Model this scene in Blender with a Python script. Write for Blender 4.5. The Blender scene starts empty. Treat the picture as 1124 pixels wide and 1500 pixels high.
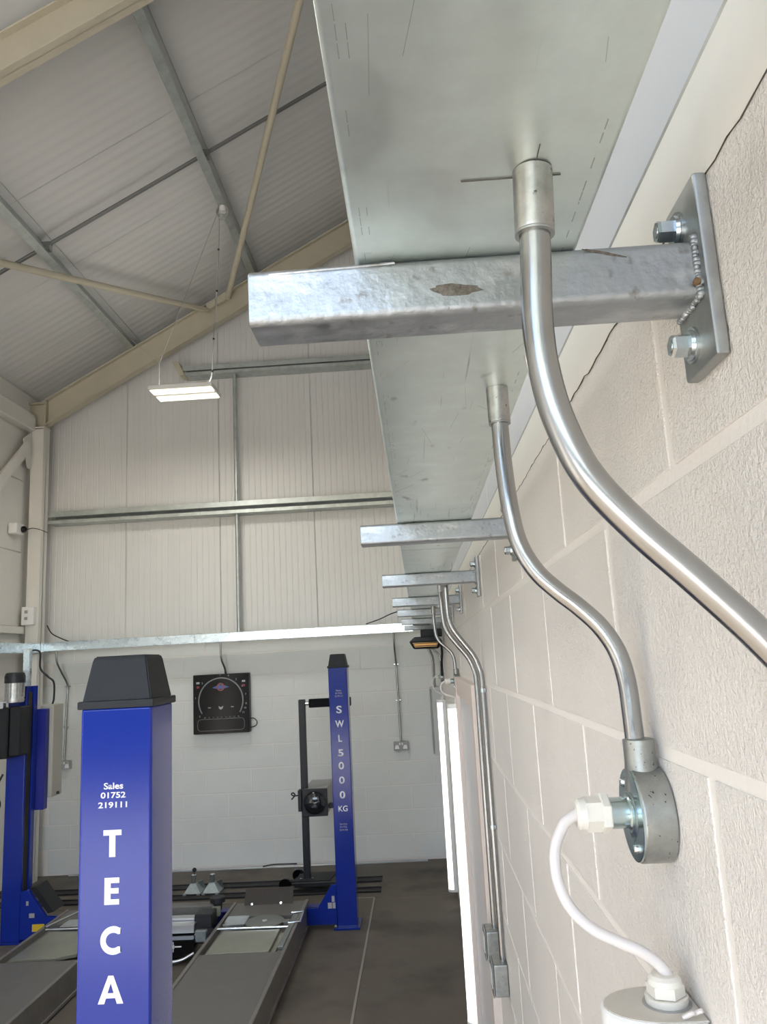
import bpy, bmesh, math, random
from mathutils import Vector, Matrix
from math import sin, cos, pi, radians as R
random.seed(7)
S = bpy.context.scene
C = S.collection

# ------------------------------------------------------------------ camera, sky, sun, exposure
CAMZ = 1.91
F_PX, YAW, PITCH, ROLL = 1142.75, -.0337643, .1857179, -.0529677
fw = Vector((sin(YAW)*cos(PITCH), cos(YAW)*cos(PITCH), sin(PITCH)))
rt = Vector((cos(YAW), -sin(YAW), 0)); up = rt.cross(fw)
r2 = rt*cos(ROLL) + up*sin(ROLL); u2 = -rt*sin(ROLL) + up*cos(ROLL)
cam = bpy.data.objects.new('camera', bpy.data.cameras.new('camera')); C.objects.link(cam)
cam.data.sensor_fit = 'VERTICAL'; cam.data.sensor_height = 36; cam.data.sensor_width = 27
cam.data.lens = F_PX/1500*36; cam.data.clip_start = .02
cam.matrix_world = Matrix(((r2.x, u2.x, -fw.x, 0), (r2.y, u2.y, -fw.y, 0), (r2.z, u2.z, -fw.z, CAMZ), (0, 0, 0, 1)))
S.camera = cam

W = bpy.data.worlds.new('sky'); S.world = W; W.use_nodes = True
wn = W.node_tree.nodes; bg = wn['Background']
sky = wn.new('ShaderNodeTexSky'); sky.sky_type = 'NISHITA'; sky.sun_disc = False
sky.sun_elevation = R(42); sky.sun_rotation = R(168); sky.dust_density = .9; sky.air_density = 1.0
W.node_tree.links.new(sky.outputs[0], bg.inputs[0]); bg.inputs[1].default_value = .52

sun = bpy.data.objects.new('sun', bpy.data.lights.new('sun', 'SUN')); C.objects.link(sun)
sun.data.energy = 25; sun.data.angle = R(1); sun.data.color = (1, .95, .88)
sun.rotation_euler = (R(48), 0, R(12))

DOOR = (-3.55, .02, 4.1)      # roller-door opening in the front wall: x0, x1, height
YFRONT = -2.6
pl = bpy.data.objects.new('door_portal', bpy.data.lights.new('door_portal', 'AREA')); C.objects.link(pl)
pl.data.shape = 'RECTANGLE'; pl.data.size = DOOR[1]-DOOR[0]; pl.data.size_y = DOOR[2]; pl.data.cycles.is_portal = True
pl.location = ((DOOR[0]+DOOR[1])/2, YFRONT, DOOR[2]/2); pl.rotation_euler = (R(90), 0, 0)

vs = S.view_settings; vs.view_transform = 'Standard'; vs.look = 'None'; vs.exposure = .68; vs.gamma = 1
vs.use_curve_mapping = False
LAMP_DOWN, ROOF_FILL = 13, 2.0      # watts of each hanging lamp, and of the upward fill added for the roof

# ------------------------------------------------------------------ materials
def mat(name, col, rough=.5, metal=0., noise=None, var=.0, bump=None, coat=0., emit=None, spec=None, rvar=0., world=False):
    """noise: scale of the colour variation, var its amount; bump: list of (kind, scale, strength, distance)"""
    m = bpy.data.materials.new(name); m.use_nodes = True
    nt = m.node_tree; N, L = nt.nodes, nt.links; b = N['Principled BSDF']
    b.inputs['Base Color'].default_value = (*col, 1); b.inputs['Roughness'].default_value = rough
    b.inputs['Metallic'].default_value = metal
    if spec is not None: b.inputs['Specular IOR Level'].default_value = spec
    if coat: b.inputs['Coat Weight'].default_value = coat; b.inputs['Coat Roughness'].default_value = .12
    if emit: b.inputs['Emission Color'].default_value = (*emit[0], 1); b.inputs['Emission Strength'].default_value = emit[1]
    tc = N.new('ShaderNodeNewGeometry') if world else N.new('ShaderNodeTexCoord')
    OC = 'Position' if world else 'Object'
    if noise:
        n = N.new('ShaderNodeTexNoise'); n.inputs['Scale'].default_value = noise; n.inputs['Detail'].default_value = 6
        n.inputs['Roughness'].default_value = .65
        L.new(tc.outputs[OC], n.inputs['Vector'])
        r = N.new('ShaderNodeValToRGB'); e = r.color_ramp.elements
        e[0].position = .3; e[1].position = .7
        e[0].color = (*[c*(1-var) for c in col], 1); e[1].color = (*[min(1, c*(1+var)) for c in col], 1)
        L.new(n.outputs['Fac'], r.inputs[0]); L.new(r.outputs[0], b.inputs['Base Color'])
        if rvar:
            mr = N.new('ShaderNodeMapRange'); mr.inputs['To Min'].default_value = rough-rvar; mr.inputs['To Max'].default_value = rough+rvar
            mr.inputs['From Min'].default_value = .3; mr.inputs['From Max'].default_value = .52
            L.new(n.outputs['Fac'], mr.inputs['Value']); L.new(mr.outputs[0], b.inputs['Roughness'])
    last = None
    for kind, sc, st, dist in bump or ():
        t = N.new('ShaderNodeTexVoronoi' if kind == 'v' else 'ShaderNodeTexNoise'); t.inputs['Scale'].default_value = sc
        if kind != 'v': t.inputs['Detail'].default_value = 4
        L.new(tc.outputs[OC], t.inputs['Vector'])
        bp = N.new('ShaderNodeBump'); bp.inputs['Strength'].default_value = st; bp.inputs['Distance'].default_value = dist
        L.new(t.outputs['Distance' if kind == 'v' else 'Fac'], bp.inputs['Height'])
        if last: L.new(last.outputs[0], bp.inputs['Normal'])
        last = bp
    if last: L.new(last.outputs[0], b.inputs['Normal'])
    return m

def layer(m, col, scale, lo, hi, stretch=(1, 1, 1), kind='n', rough=None):
    """mixes a second colour in where a (stretched) texture passes a threshold: specks, scratches, grime"""
    nt = m.node_tree; N, L = nt.nodes, nt.links; b = N['Principled BSDF']
    tc = N.new('ShaderNodeTexCoord'); mp = N.new('ShaderNodeMapping'); mp.inputs['Scale'].default_value = stretch
    L.new(tc.outputs['Object'], mp.inputs[0])
    t = N.new('ShaderNodeTexVoronoi' if kind == 'v' else 'ShaderNodeTexNoise'); t.inputs['Scale'].default_value = scale
    if kind == 'n': t.inputs['Detail'].default_value = 3
    L.new(mp.outputs[0], t.inputs['Vector'])
    r = N.new('ShaderNodeMapRange'); r.inputs['From Min'].default_value = lo; r.inputs['From Max'].default_value = hi
    L.new(t.outputs['Distance' if kind == 'v' else 'Fac'], r.inputs['Value'])
    mx = N.new('ShaderNodeMix'); mx.data_type = 'RGBA'
    L.new(r.outputs[0], mx.inputs[0])
    src = b.inputs['Base Color'].links
    if src: L.new(src[0].from_socket, mx.inputs[6])
    else: mx.inputs[6].default_value = b.inputs['Base Color'].default_value
    mx.inputs[7].default_value = (*col, 1)
    L.new(mx.outputs[2], b.inputs['Base Color'])
    return m

M = {}
M['wall'] = mat('painted_blockwork', (.83, .79, .745), .42, noise=3, var=.03, bump=[('n', 420, .95, .0022), ('n', 170, .8, .0026), ('n', 26, .3, .003)], world=True)
M['wall_far'] = mat('painted_blockwork_far', (.75, .76, .73), .6, noise=1.5, var=.035, bump=[('n', 180, .4, .0015)], world=True)
M['mortar'] = mat('painted_mortar', (.83, .79, .745), .6, bump=[('n', 160, .5, .0015)])
M['plaster'] = mat('cream_painted_plate', (.86, .83, .76), .5, noise=8, var=.02, bump=[('n', 90, .25, .001)])
M['crack'] = mat('dark_gap', (.10, .09, .08), .9)
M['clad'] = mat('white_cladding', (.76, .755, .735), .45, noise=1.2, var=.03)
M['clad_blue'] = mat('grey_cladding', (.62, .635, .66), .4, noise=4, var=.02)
M['roof'] = mat('roof_sheet', (.68, .675, .655), .45, noise=1.0, var=.03)
M['beige'] = mat('beige_steel_paint', (.55, .50, .385), .5, noise=5, var=.05)
M['white_steel'] = mat('white_steel_paint', (.74, .72, .67), .45, noise=6, var=.03)
M['left_panel'] = mat('white_panel', (.76, .74, .69), .5, noise=3, var=.03)
M['galv'] = mat('galvanised_sheet', (.70, .775, .745), .34, .85, noise=22, var=.08, rvar=.06, bump=[('n', 9, .12, .002)])
layer(M['galv'], (.40, .43, .42), 26, .66, .72, (5, .12, 5))
layer(M['galv'], (.36, .37, .36), 40, .66, .74, (.6, .3, 1))
layer(M['galv'], (.75, .77, .76), 7, .60, .85, (2, 2, 2))
M['galv_arm'] = mat('galvanised_tube', (.40, .425, .445), .42, .95, noise=45, var=.14, rvar=.10, bump=[('n', 130, .55, .0016), ('n', 34, .5, .0024)])
layer(M['galv_arm'], (.26, .26, .245), 70, .62, .72)
layer(M['galv_arm'], (.70, .72, .73), 16, .55, .75, (1, 2, 2))
M['galv_plate'] = mat('galvanised_plate', (.42, .435, .425), .42, 1., noise=60, var=.15, rvar=.08, bump=[('n', 90, .3, .001)])
M['galv_purlin'] = mat('galvanised_purlin', (.52, .56, .545), .45, .75, noise=12, var=.15)
M['sagbar'] = mat('dark_galvanised', (.20, .205, .20), .5, .6)
M['galv_far'] = mat('galvanised_trunking', (.64, .71, .76), .22, 1., noise=14, var=.10, rvar=.08)
M['conduit'] = mat('conduit_steel', (.40, .405, .405), .21, 1., noise=30, var=.06, rvar=.04)
layer(M['conduit'], (.24, .23, .21), 70, .72, .78, (1, 1, .25))
M['coupler'] = mat('conduit_coupler', (.48, .48, .47), .36, 1., noise=90, var=.18)
layer(M['coupler'], (.10, .09, .08), 160, .66, .72)
M['cast'] = mat('cast_box', (.36, .37, .35), .42, .85, noise=60, var=.15, bump=[('n', 200, .3, .0006)])
layer(M['cast'], (.05, .045, .04), 330, .67, .71)
M['zinc'] = mat('zinc_plate', (.50, .61, .63), .24, 1., noise=20, var=.12)
M['bolt'] = mat('zinc_bolt', (.55, .60, .62), .26, 1., noise=90, var=.15)
M['rust'] = mat('scuffed_zinc', (.15, .135, .115), .8, .1, noise=320, var=.5)
M['scratch'] = mat('scratched_zinc', (.40, .44, .43), .5, .7)
M['rustdot'] = mat('rust', (.16, .10, .05), .8, noise=300, var=.4)
M['gland'] = mat('cream_plastic', (.76, .73, .66), .38)
M['flex'] = mat('white_flex', (.72, .68, .66), .45)
M['batten'] = mat('batten_plastic', (.80, .79, .77), .35, noise=14, var=.02)
M['batten_cap'] = mat('batten_end_cap', (.56, .525, .47), .42, noise=30, var=.05)
M['diff'] = mat('lit_diffuser', (.9, .9, .86), .4, emit=((1, .985, .93), 1.15))
M['diff_off'] = mat('batten_diffuser', (.86, .85, .83), .3)
M['led'] = mat('led_strip', (.9, .86, .7), .4, emit=((1, .93, .72), 1.05))
M['blue'] = mat('blue_powder_coat', (.006, .025, .265), .15, noise=8, var=.05, bump=[('n', 420, .18, .0005)], spec=.42)
M['blue_dark'] = mat('blue_paint', (.008, .014, .22), .4, noise=8, var=.05)
M['black'] = mat('black_plastic', (.015, .0165, .019), .5, spec=.25, noise=20, var=.12, bump=[('n', 350, .2, .0005)])
M['gloss'] = mat('black_gloss', (.004, .004, .0045), .10, spec=.22)
M['dark'] = mat('dark_paint', (.020, .022, .026), .45, spec=.35)
M['slot'] = mat('dark_channel', (.022, .020, .018), .7)
M['white'] = mat('white_vinyl', (.88, .88, .90), .45)
M['print'] = mat('grey_print', (.20, .21, .22), .4)
M['dim'] = mat('dim_print', (.42, .43, .44), .4)
M['red'] = mat('red_print', (.25, .02, .03), .4)
M['logo_blue'] = mat('blue_print', (.08, .11, .36), .4)
M['logo_red'] = mat('red_ring_print', (.26, .07, .08), .4)
M['floor'] = mat('concrete_floor', (.130, .112, .090), .62, noise=1.6, var=.20, rvar=.10, bump=[('n', 40, .1, .002)])
layer(M['floor'], (.075, .066, .055), 2.3, .50, .72)
layer(M['floor'], (.27, .255, .235), 30, .70, .80)
M['floor_base'] = mat('floor_joint', (.10, .09, .08), .9)
M['strip'] = mat('joint_strip', (.30, .285, .26), .7)
M['apron'] = mat('outside_concrete', (.42, .41, .39), .8, noise=1, var=.1)
M['dark_hedge'] = mat('dark_boundary', (.05, .055, .05), .9, noise=2, var=.4)  # near-black surface of the unseen wall added for reflections
M['ramp'] = mat('grey_runway_paint', (.145, .141, .134), .45, noise=3, var=.06, rvar=.06)
M['ramp_side'] = mat('runway_edge', (.22, .21, .195), .4, .3, noise=10, var=.15)
M['slip'] = mat('zinc_yellow_plate', (.40, .41, .34), .34, .7, noise=5, var=.10)
M['disc'] = mat('machined_disc', (.30, .32, .31), .36, .9, noise=10, var=.08)
M['silver'] = mat('bright_zinc', (.66, .72, .77), .25, 1., noise=15, var=.1)
M['brown'] = mat('dark_brown_steel', (.036, .029, .024), .55, noise=20, var=.1)
M['alu'] = mat('aluminium', (.62, .64, .66), .35, .9)
M['cab'] = mat('beige_cabinet', (.44, .425, .37), .5)
M['db'] = mat('grey_steel_cabinet', (.50, .51, .49), .45)
M['yellow'] = mat('yellow_sticker', (.68, .46, .02), .5)
M['frame'] = mat('pinkish_door_frame', (.72, .63, .57), .5)
M['door'] = mat('pale_lilac_door', (.70, .685, .70), .45)
M['glow'] = mat('heater_element', (.5, .3, .1), .5, emit=((1, .5, .15), .22))
M['amber'] = mat('heater_reflector', (.42, .27, .13), .35, .8)
M['lens'] = mat('tester_lens', (.01, .012, .016), .03, coat=.5)
M['tester_top'] = mat('tester_grey', (.34, .34, .33), .45)
M['jack'] = mat('zinc_jack', (.34, .39, .41), .35, .9, noise=30, var=.15)
M['motor'] = mat('cast_aluminium', (.48, .48, .47), .4, .8, noise=40, var=.2)
M['wire'] = mat('pale_cord', (.42, .42, .40), .6)

# ------------------------------------------------------------------ shape helpers
class MB:
    def __init__(s): s.bm = bmesh.new()
    def box(s, x0, x1, y0, y1, z0, z1, bev=0, seg=1, rot=None):
        b = bmesh.new(); bmesh.ops.create_cube(b, size=1)
        for v in b.verts:
            v.co = Vector(((x0+x1)/2+v.co.x*(x1-x0), (y0+y1)/2+v.co.y*(y1-y0), (z0+z1)/2+v.co.z*(z1-z0)))
        if bev: bmesh.ops.bevel(b, geom=b.edges[:], offset=bev, segments=seg, affect='EDGES', profile=.5)
        return s.add(b, rot)
    def add(s, b, rot=None):
        if rot is not None: bmesh.ops.transform(b, matrix=rot, verts=b.verts)
        me = bpy.data.meshes.new('t'); b.to_mesh(me); b.free(); s.bm.from_mesh(me); bpy.data.meshes.remove(me); return s
    def prism(s, poly, d, bev=0, seg=1):
        """poly: list of 3-D points (planar), extruded along vector d"""
        b = bmesh.new(); d = Vector(d)
        v0 = [b.verts.new(Vector(p)) for p in poly]; v1 = [b.verts.new(Vector(p)+d) for p in poly]
        n = len(poly); b.faces.new(v0[::-1]); b.faces.new(v1)
        for i in range(n): b.faces.new((v0[i], v0[(i+1) % n], v1[(i+1) % n], v1[i]))
        bmesh.ops.recalc_face_normals(b, faces=b.faces[:])
        if bev: bmesh.ops.bevel(b, geom=b.edges[:], offset=bev, segments=seg, affect='EDGES', profile=.5)
        return s.add(b)
    def rings(s, rs, caps=True, close=False):
        b = bmesh.new(); vv = [[b.verts.new(p) for p in r] for r in rs]; n = len(rs[0])
        for a, c in zip(vv, vv[1:]+([vv[0]] if close else [])):
            for i in range(n): b.faces.new((a[i], a[(i+1) % n], c[(i+1) % n], c[i]))
        if caps and not close: b.faces.new(vv[0][::-1]); b.faces.new(vv[-1])
        bmesh.ops.recalc_face_normals(b, faces=b.faces[:])
        return s.add(b)
    def tube(s, pts, r, n=14, caps=True):
        pts = [Vector(p) for p in pts]; rs = []; ref = None
        for i, p in enumerate(pts):
            t = (pts[min(i+1, len(pts)-1)]-pts[max(i-1, 0)]).normalized()
            if ref is None:
                ref = Vector((0, 1, 0)) if abs(t.y) < .9 else Vector((1, 0, 0))
            ref = (ref-t*ref.dot(t)).normalized(); o = t.cross(ref)
            rr = r[i] if isinstance(r, (list, tuple)) else r
            rs.append([p+(ref*cos(2*pi*k/n)+o*sin(2*pi*k/n))*rr for k in range(n)])
        return s.rings(rs, caps)
    def lathe(s, c, ax, prof, n=24, ph=0):
        """prof: list of (distance along axis, radius)"""
        c = Vector(c); ax = Vector(ax).normalized(); ref = Vector((0, 0, 1)) if abs(ax.z) < .9 else Vector((0, 1, 0))
        ref = (ref-ax*ref.dot(ax)).normalized(); o = ax.cross(ref)
        return s.rings([[c+ax*h+(ref*cos(2*pi*k/n+ph)+o*sin(2*pi*k/n+ph))*max(r, 1e-5) for k in range(n)] for h, r in prof])
    def grid(s, fn, nu, nv):
        b = bmesh.new(); g = [[b.verts.new(fn(i, j)) for j in range(nv+1)] for i in range(nu+1)]
        for i in range(nu):
            for j in range(nv): b.faces.new((g[i][j], g[i+1][j], g[i+1][j+1], g[i][j+1]))
        return s.add(b)

def smooth(pts, n=8):
    """Catmull-Rom through the points"""
    P = [Vector(p) for p in pts]; P = [P[0]*2-P[1]]+P+[P[-1]*2-P[-2]]; out = []
    for i in range(1, len(P)-2):
        a, b, c, d = P[i-1:i+3]
        for k in range(n):
            t = k/n
            out.append(.5*((2*b)+(c-a)*t+(2*a-5*b+4*c-d)*t*t+(3*b-a-3*c+d)*t**3))
    return out+[P[-2]]

def obj(name, mb, m, parent=None, shade=None, kind=None, label=None):
    """links a shape built in world coordinates as ONE mesh object"""
    bm = mb.bm if isinstance(mb, MB) else mb
    base = Vector((0, 0, 0)); q = parent
    while q is not None: base += q.location; q = q.parent
    if parent is None:
        lo = Vector([min(v.co[i] for v in bm.verts) for i in range(3)]); hi = Vector([max(v.co[i] for v in bm.verts) for i in range(3)])
        base = Vector(((lo.x+hi.x)/2, (lo.y+hi.y)/2, lo.z))
    bmesh.ops.translate(bm, verts=bm.verts, vec=-base)
    me = bpy.data.meshes.new(name); bm.to_mesh(me); bm.free()
    me.materials.append(M[m] if isinstance(m, str) else m)
    if shade is not None: me.shade_smooth(); me.set_sharp_from_angle(angle=R(shade))
    o = bpy.data.objects.new(name, me); C.objects.link(o)
    if shade is not None:
        w = o.modifiers.new('normals', 'WEIGHTED_NORMAL'); w.keep_sharp = True; w.weight = 60
    if parent is None: o.location = base
    else: o.parent = parent
    if kind: o['kind'] = kind
    if label: o['label'] = label
    return o

def thing(name, label, cat, loc, group=None):
    o = bpy.data.objects.new(name, None); C.objects.link(o); o.empty_display_size = .05
    o.location = loc; o['label'] = label; o['category'] = cat
    if group: o['group'] = group
    return o
def tag(o, label, cat, group=None):
    o['label'] = label; o['category'] = cat
    if group: o['group'] = group
    return o
def dup(root, loc, label, rotz=0, group=None):
    r = root.copy(); C.objects.link(r); r.location = loc; r.rotation_euler = (0, 0, rotz); r['label'] = label
    if group: r['group'] = group
    for ch in list(root.children):
        c = ch.copy(); C.objects.link(c); c.parent = r
        for g in list(ch.children):
            d = g.copy(); C.objects.link(d); d.parent = c
    return r
def B(*a, **k): return MB().box(*a, **k)
def piece(name, mesh, loc, parent, rotz=0):
    o = bpy.data.objects.new(name, mesh); C.objects.link(o); o.parent = parent
    o.location = Vector(loc)-parent.location; o.rotation_euler = (0, 0, rotz); return o

# ------------------------------------------------------------------ setting
XW, YF, XL = .21, 7.98, -3.95
SL = .555
def zr(x): return 5.782+SL*(x+1.986)         # top of the rafters
ROOF_UP = .19
XR = .62                                      # roof carried past the right wall

fl = obj('floor', B(XL-.3, XR, YFRONT, YF+.3, -.2, -.012), 'floor_base', kind='structure')
JX, JY = -.472, 6.83                          # joint lines in the slab
obj('slab', B(XL-.2, JX-.006, YFRONT, JY-.006, -.1, 0, bev=.003), 'floor', fl)
obj('slab', B(JX+.006, XR-.05, YFRONT, JY-.006, -.1, .0, bev=.003), 'floor', fl)
obj('slab', B(XL-.2, XR-.05, JY+.006, YF+.2, -.1, 0, bev=.003), 'floor', fl)
obj('joint_strip', B(JX-.007, JX+.007, 1.0, JY, -.05, .003), 'strip', fl)
obj('joint_strip', B(-.80, JX, JY-.007, JY+.007, -.05, .003), 'strip', fl)
obj('ground', B(-14, 12, -16, YFRONT-.001, -.25, -.012), 'apron', kind='structure')

obj('boundary_wall', B(-18, 14, -12.6, -12, -.2, 2.7), 'dark_hedge', kind='structure')  # unseen wall added outside the door so the blue post reflects something dark

# right wall: blocks in running bond against a recessed mortar body
BED = [2.041-.225*k for k in range(10)]       # bed joints, top down
DOORY = (2.90, 4.13); DOORZ = 1.80
wr = obj('wall_right', B(XW+.0015, XW+.16, YFRONT, YF+.2, 0, 2.214), 'mortar', kind='structure')
def block_mesh(w, h, nm):
    b = MB().box(0, .09, -w/2, w/2, -h/2, h/2, bev=.0013, seg=2).bm
    me = bpy.data.meshes.new(nm); b.to_mesh(me); b.free(); me.materials.append(M['wall'])
    return me
bm_full, bm_top = block_mesh(.436, .2140, 'block'), block_mesh(.436, .168, 'block_cut')
for row in range(11):
    top = row == 0
    zc = 2.041+.0855+.005 if top else BED[row-1]-.1125
    ph = .612 if row % 2 == 0 else .612+.225
    if row == 10: break
    k0 = -8
    for k in range(k0, 18):
        yc = ph+.45*k+.225
        if yc < -.4 or yc > YF-.1: continue
        if not top and DOORY[0]+.05 < yc < DOORY[1]-.05 and zc < DOORZ-.05: continue
        piece('block', bm_top if top else bm_full, (XW+random.uniform(-.0006, .0006), yc, zc), wr)
# plate, crack and cladding above the blockwork
cr = MB(); ys = [-.4+.02*i for i in range(421)]; zz = [2.214+random.uniform(-.0022, .0022) for _ in ys]
for i in range(len(ys)-1):
    w = .00018+.0002*random.random() if ys[i] < .47 else .0001+.0001*random.random()
    cr.prism([(XW-.0012, ys[i], zz[i]-w), (XW-.0012, ys[i+1], zz[i+1]-w), (XW-.0012, ys[i+1], zz[i+1]+w), (XW-.0012, ys[i], zz[i]+w)], (.004, 0, 0))
obj('crack', cr, 'crack', wr, kind='stuff', label='thin dark crack along the top of the blocks')
obj('trim_1', B(XW, XW+.06, YFRONT, YF+.05, 2.213, 2.292, bev=.003, seg=2), 'plaster', kind='structure')
obj('trim_2', B(XW+.002, XW+.05, YFRONT, YF+.05, 2.292, 2.2985, bev=.001), 'galv_plate', kind='structure')
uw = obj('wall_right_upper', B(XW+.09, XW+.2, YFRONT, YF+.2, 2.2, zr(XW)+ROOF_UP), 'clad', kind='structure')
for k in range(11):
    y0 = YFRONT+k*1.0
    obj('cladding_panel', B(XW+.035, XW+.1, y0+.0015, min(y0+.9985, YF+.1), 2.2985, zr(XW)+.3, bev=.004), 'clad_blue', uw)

# far wall: blocks below, ribbed cladding above
wf = obj('wall_far', B(XL-.2, XR-.1, YF+.0028, YF+.2, 0, 2.25), 'mortar', kind='structure')
def fblock(w, h):
    b = MB().box(-w/2, w/2, 0, .09, -h/2, h/2, bev=.002, seg=1).bm
    me = bpy.data.meshes.new('block_far'); b.to_mesh(me); b.free(); me.materials.append(M['wall_far']); return me
fb = fblock(.443, .2175)
for row in range(10):
    zc = BED[9]+.225*row+.1125
    for k in range(-10, 2):
        xc = k*.45+(.225 if row % 2 else 0)+.09
        if xc < XL+.0 or xc > XW+.25: continue
        piece('block', fb, (xc, YF+random.uniform(-.0005, .0005), zc), wf)
gw = obj('wall_gable', MB().prism([(XL-.3, YF+.06, 2.2), (XR, YF+.06, 2.2), (XR, YF+.06, zr(XR)+ROOF_UP+.1), (XL-.3, YF+.06, zr(XL-.3)+ROOF_UP+.1)], (0, .1, 0)), 'clad', kind='structure')
NR = 16
for p in range(5):
    x0 = XL-.05+p*1.0; prof = []
    for r in range(NR):
        a = x0+.004+r*.992/NR; w = .992/NR
        prof += [(a, .0), (a+.006, .0035), (a+.012, .0), (a+w-.0005, .0)]
    prof.append((x0+.996, 0)); prof = [(x0+.001, .006)]+prof+[(x0+.999, .006)]
    def fn(i, j, prof=prof):
        x, d = prof[i]; return Vector((x, YF+.035+d, 2.2+(zr(x)+ROOF_UP+.05-2.2)*j))
    obj('cladding_panel', MB().grid(fn, len(prof)-1, 1), 'clad', gw)

# roof: ribbed sheets, ribs run down the slope
rf = obj('ceiling', MB().prism([(XL-.3, YFRONT-.1, zr(XL-.3)+ROOF_UP+.02), (XR, YFRONT-.1, zr(XR)+ROOF_UP+.02), (XR, YFRONT-.1, zr(XR)+ROOF_UP+.12), (XL-.3, YFRONT-.1, zr(XL-.3)+ROOF_UP+.12)], (0, YF+.4-YFRONT, 0)), 'roof', kind='structure')
for p in range(11):
    y0 = YFRONT-.1+p*1.0
    def fn(i, j, y0=y0):
        y = y0+.002+i*.996/40; d = .0022*(1-cos(2*pi*i/4)) if 0 < i < 40 else .004
        x = XL-.25+(XR-XL+.25)*j; return Vector((x, y, zr(x)+ROOF_UP+d-.004))
    obj('roof_sheet', MB().grid(fn, 40, 1), 'roof', rf, shade=60)

# left wall
wl = obj('wall_left', B(XL-.2, XL, YFRONT, YF+.1, 0, zr(XL)+.15), 'left_panel', kind='structure')
for z0, z1 in ((0, 1.19), (1.195, 2.385), (2.41, 3.145), (3.15, 3.885), (3.89, 4.41)):
    obj('wall_panel', B(XL-.01, XL+.012, YFRONT+.02, 7.66, z0+.004, z1, bev=.004), 'left_panel', wl)
obj('trim_3', B(XL+.01, XL+.075, YFRONT, 7.64, 2.335, 2.405, bev=.004), 'white_steel', kind='structure')
obj('trim_4', B(XL+.0, XL+.10, YFRONT, 7.70, 4.43, 4.60, bev=.006), 'white_steel', kind='structure')

# front wall with the open roller door the daylight comes through (behind the camera)
obj('wall_front', MB().box(XL-.2, DOOR[0], YFRONT-.15, YFRONT, 0, 4.2).box(DOOR[1], XR, YFRONT-.15, YFRONT, 0, 4.2)
    .prism([(XL-.2, YFRONT, DOOR[2]), (XR, YFRONT, DOOR[2]), (XR, YFRONT, zr(XR)+.3), (XL-.2, YFRONT, zr(XL-.2)+.3)], (0, -.15, 0)), 'clad', kind='structure')

# ------------------------------------------------------------------ steel frame
def ibeam(y, x0, x1, dz, w=.10, tf=.012, tw=.008):
    """rafter of I section following the roof slope, top flange just under the purlins"""
    def bar(o0, o1, ya, yb):
        return MB().prism([(x0, ya, zr(x0)+o0), (x1, ya, zr(x1)+o0), (x1, ya, zr(x1)+o1), (x0, ya, zr(x0)+o1)], (0, yb-ya, 0), bev=.0015)
    m = bar(-.014, 0, y-w/2, y+w/2)
    for a in ((-dz, -dz+.014, y-w/2, y+w/2), (-dz, 0, y-tw/2, y+tw/2)): 
        t = bar(*a); m.add(t.bm)
    return m
ra = thing('rafter', 'beige steel rafter along the far gable wall under the roof', 'beam', (-1.9, 7.78, zr(-1.9)-.28))
obj('beam', ibeam(7.78, -3.76, .24, .285), 'beige', ra)
obj('end_plate', B(-3.778, -3.762, 7.725, 7.835, 4.44, 4.79, bev=.002), 'beige', ra)
for dx in (-.02, .10):
    x = -1.99+dx+.02
    obj('cleat', MB().prism([(x-.05, 7.70, zr(x-.05)-.10), (x+.05, 7.70, zr(x+.05)-.10), (x+.05, 7.70, zr(x+.05)-.02), (x-.05, 7.70, zr(x-.05)-.02)], (0, .05, 0), bev=.002), 'beige', ra)
for z in (4.50, 4.62, 4.74): obj('bolt', MB().lathe((-3.745, 7.715, z), (1, 0, 0), [(-.016, .012), (.0, .012)], 6), 'beige', ra)
nr_ = thing('rafter', 'nearer beige steel rafter crossing the roof at the top left corner', 'beam', (-1.9, 3.935, zr(-1.9)-.27))
obj('beam', ibeam(3.935, -3.90, .24, .272), 'beige', nr_)
hs = thing('column_haunch', 'beige stub beam between the white column and the eaves', 'beam', (-3.86, 7.78, 4.47))
obj('web', B(-3.95, -3.78, 7.775, 7.785, 4.475, 4.76), 'beige', hs)
obj('flange', B(-3.95, -3.78, 7.73, 7.83, 4.745, 4.76, bev=.002), 'beige', hs)

def zed(x, y0, y1, label, h=.17, f=.068):
    o = thing('roof_purlin', label, 'purlin', (x, (y0+y1)/2, zr(x)), 'roof purlins')
    ang = math.atan(SL)
    def P(a, b): return (x+a*cos(ang)-b*sin(ang), y0, zr(x)+a*sin(ang)+b*cos(ang))
    t = .003
    sec = [P(0, 0), P(-f, 0), P(-f, .018), P(-f+t, .018), P(-f+t, t), P(-t, t), P(-t, h), P(f, h), P(f, h-.018), P(f-t, h-.018), P(f-t, h-t), P(0, h-t)]
    obj('web', MB().prism(sec, (0, y1-y0, 0)), 'galv_purlin', o)
    for yy in (5.80, 2.0):
        c = P(0, .085); obj('cleat', B(c[0]-.05, c[0]+.05, yy-.03, yy+.03, c[2]-.035, c[2]+.035, bev=.003), 'galv_plate', o)
    return o
zed(-1.505, YFRONT, YF, 'galvanised roof purlin carrying the coiled lamp cable, middle of the roof')
zed(-2.83, YFRONT, YF, 'galvanised roof purlin nearer the eaves, left of the hanging lamp')
zed(-.15, YFRONT, YF, 'galvanised roof purlin highest up the slope, above the trunking')

def sag(y, xs, label, off):
    o = thing('sag_bar', label, 'bar', (xs[0], y, zr(xs[0])+off))
    for a, b in zip(xs, xs[1:]):
        obj('bar', MB().tube([(a, y, zr(a)+off), (b, y, zr(b)+off)],   .016, 8), 'sagbar', o, shade=40)
sag(5.80, (-3.9, -2.83, -1.49, -.15), 'thin grey bar running down the roof slope between purlins', .10)

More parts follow.
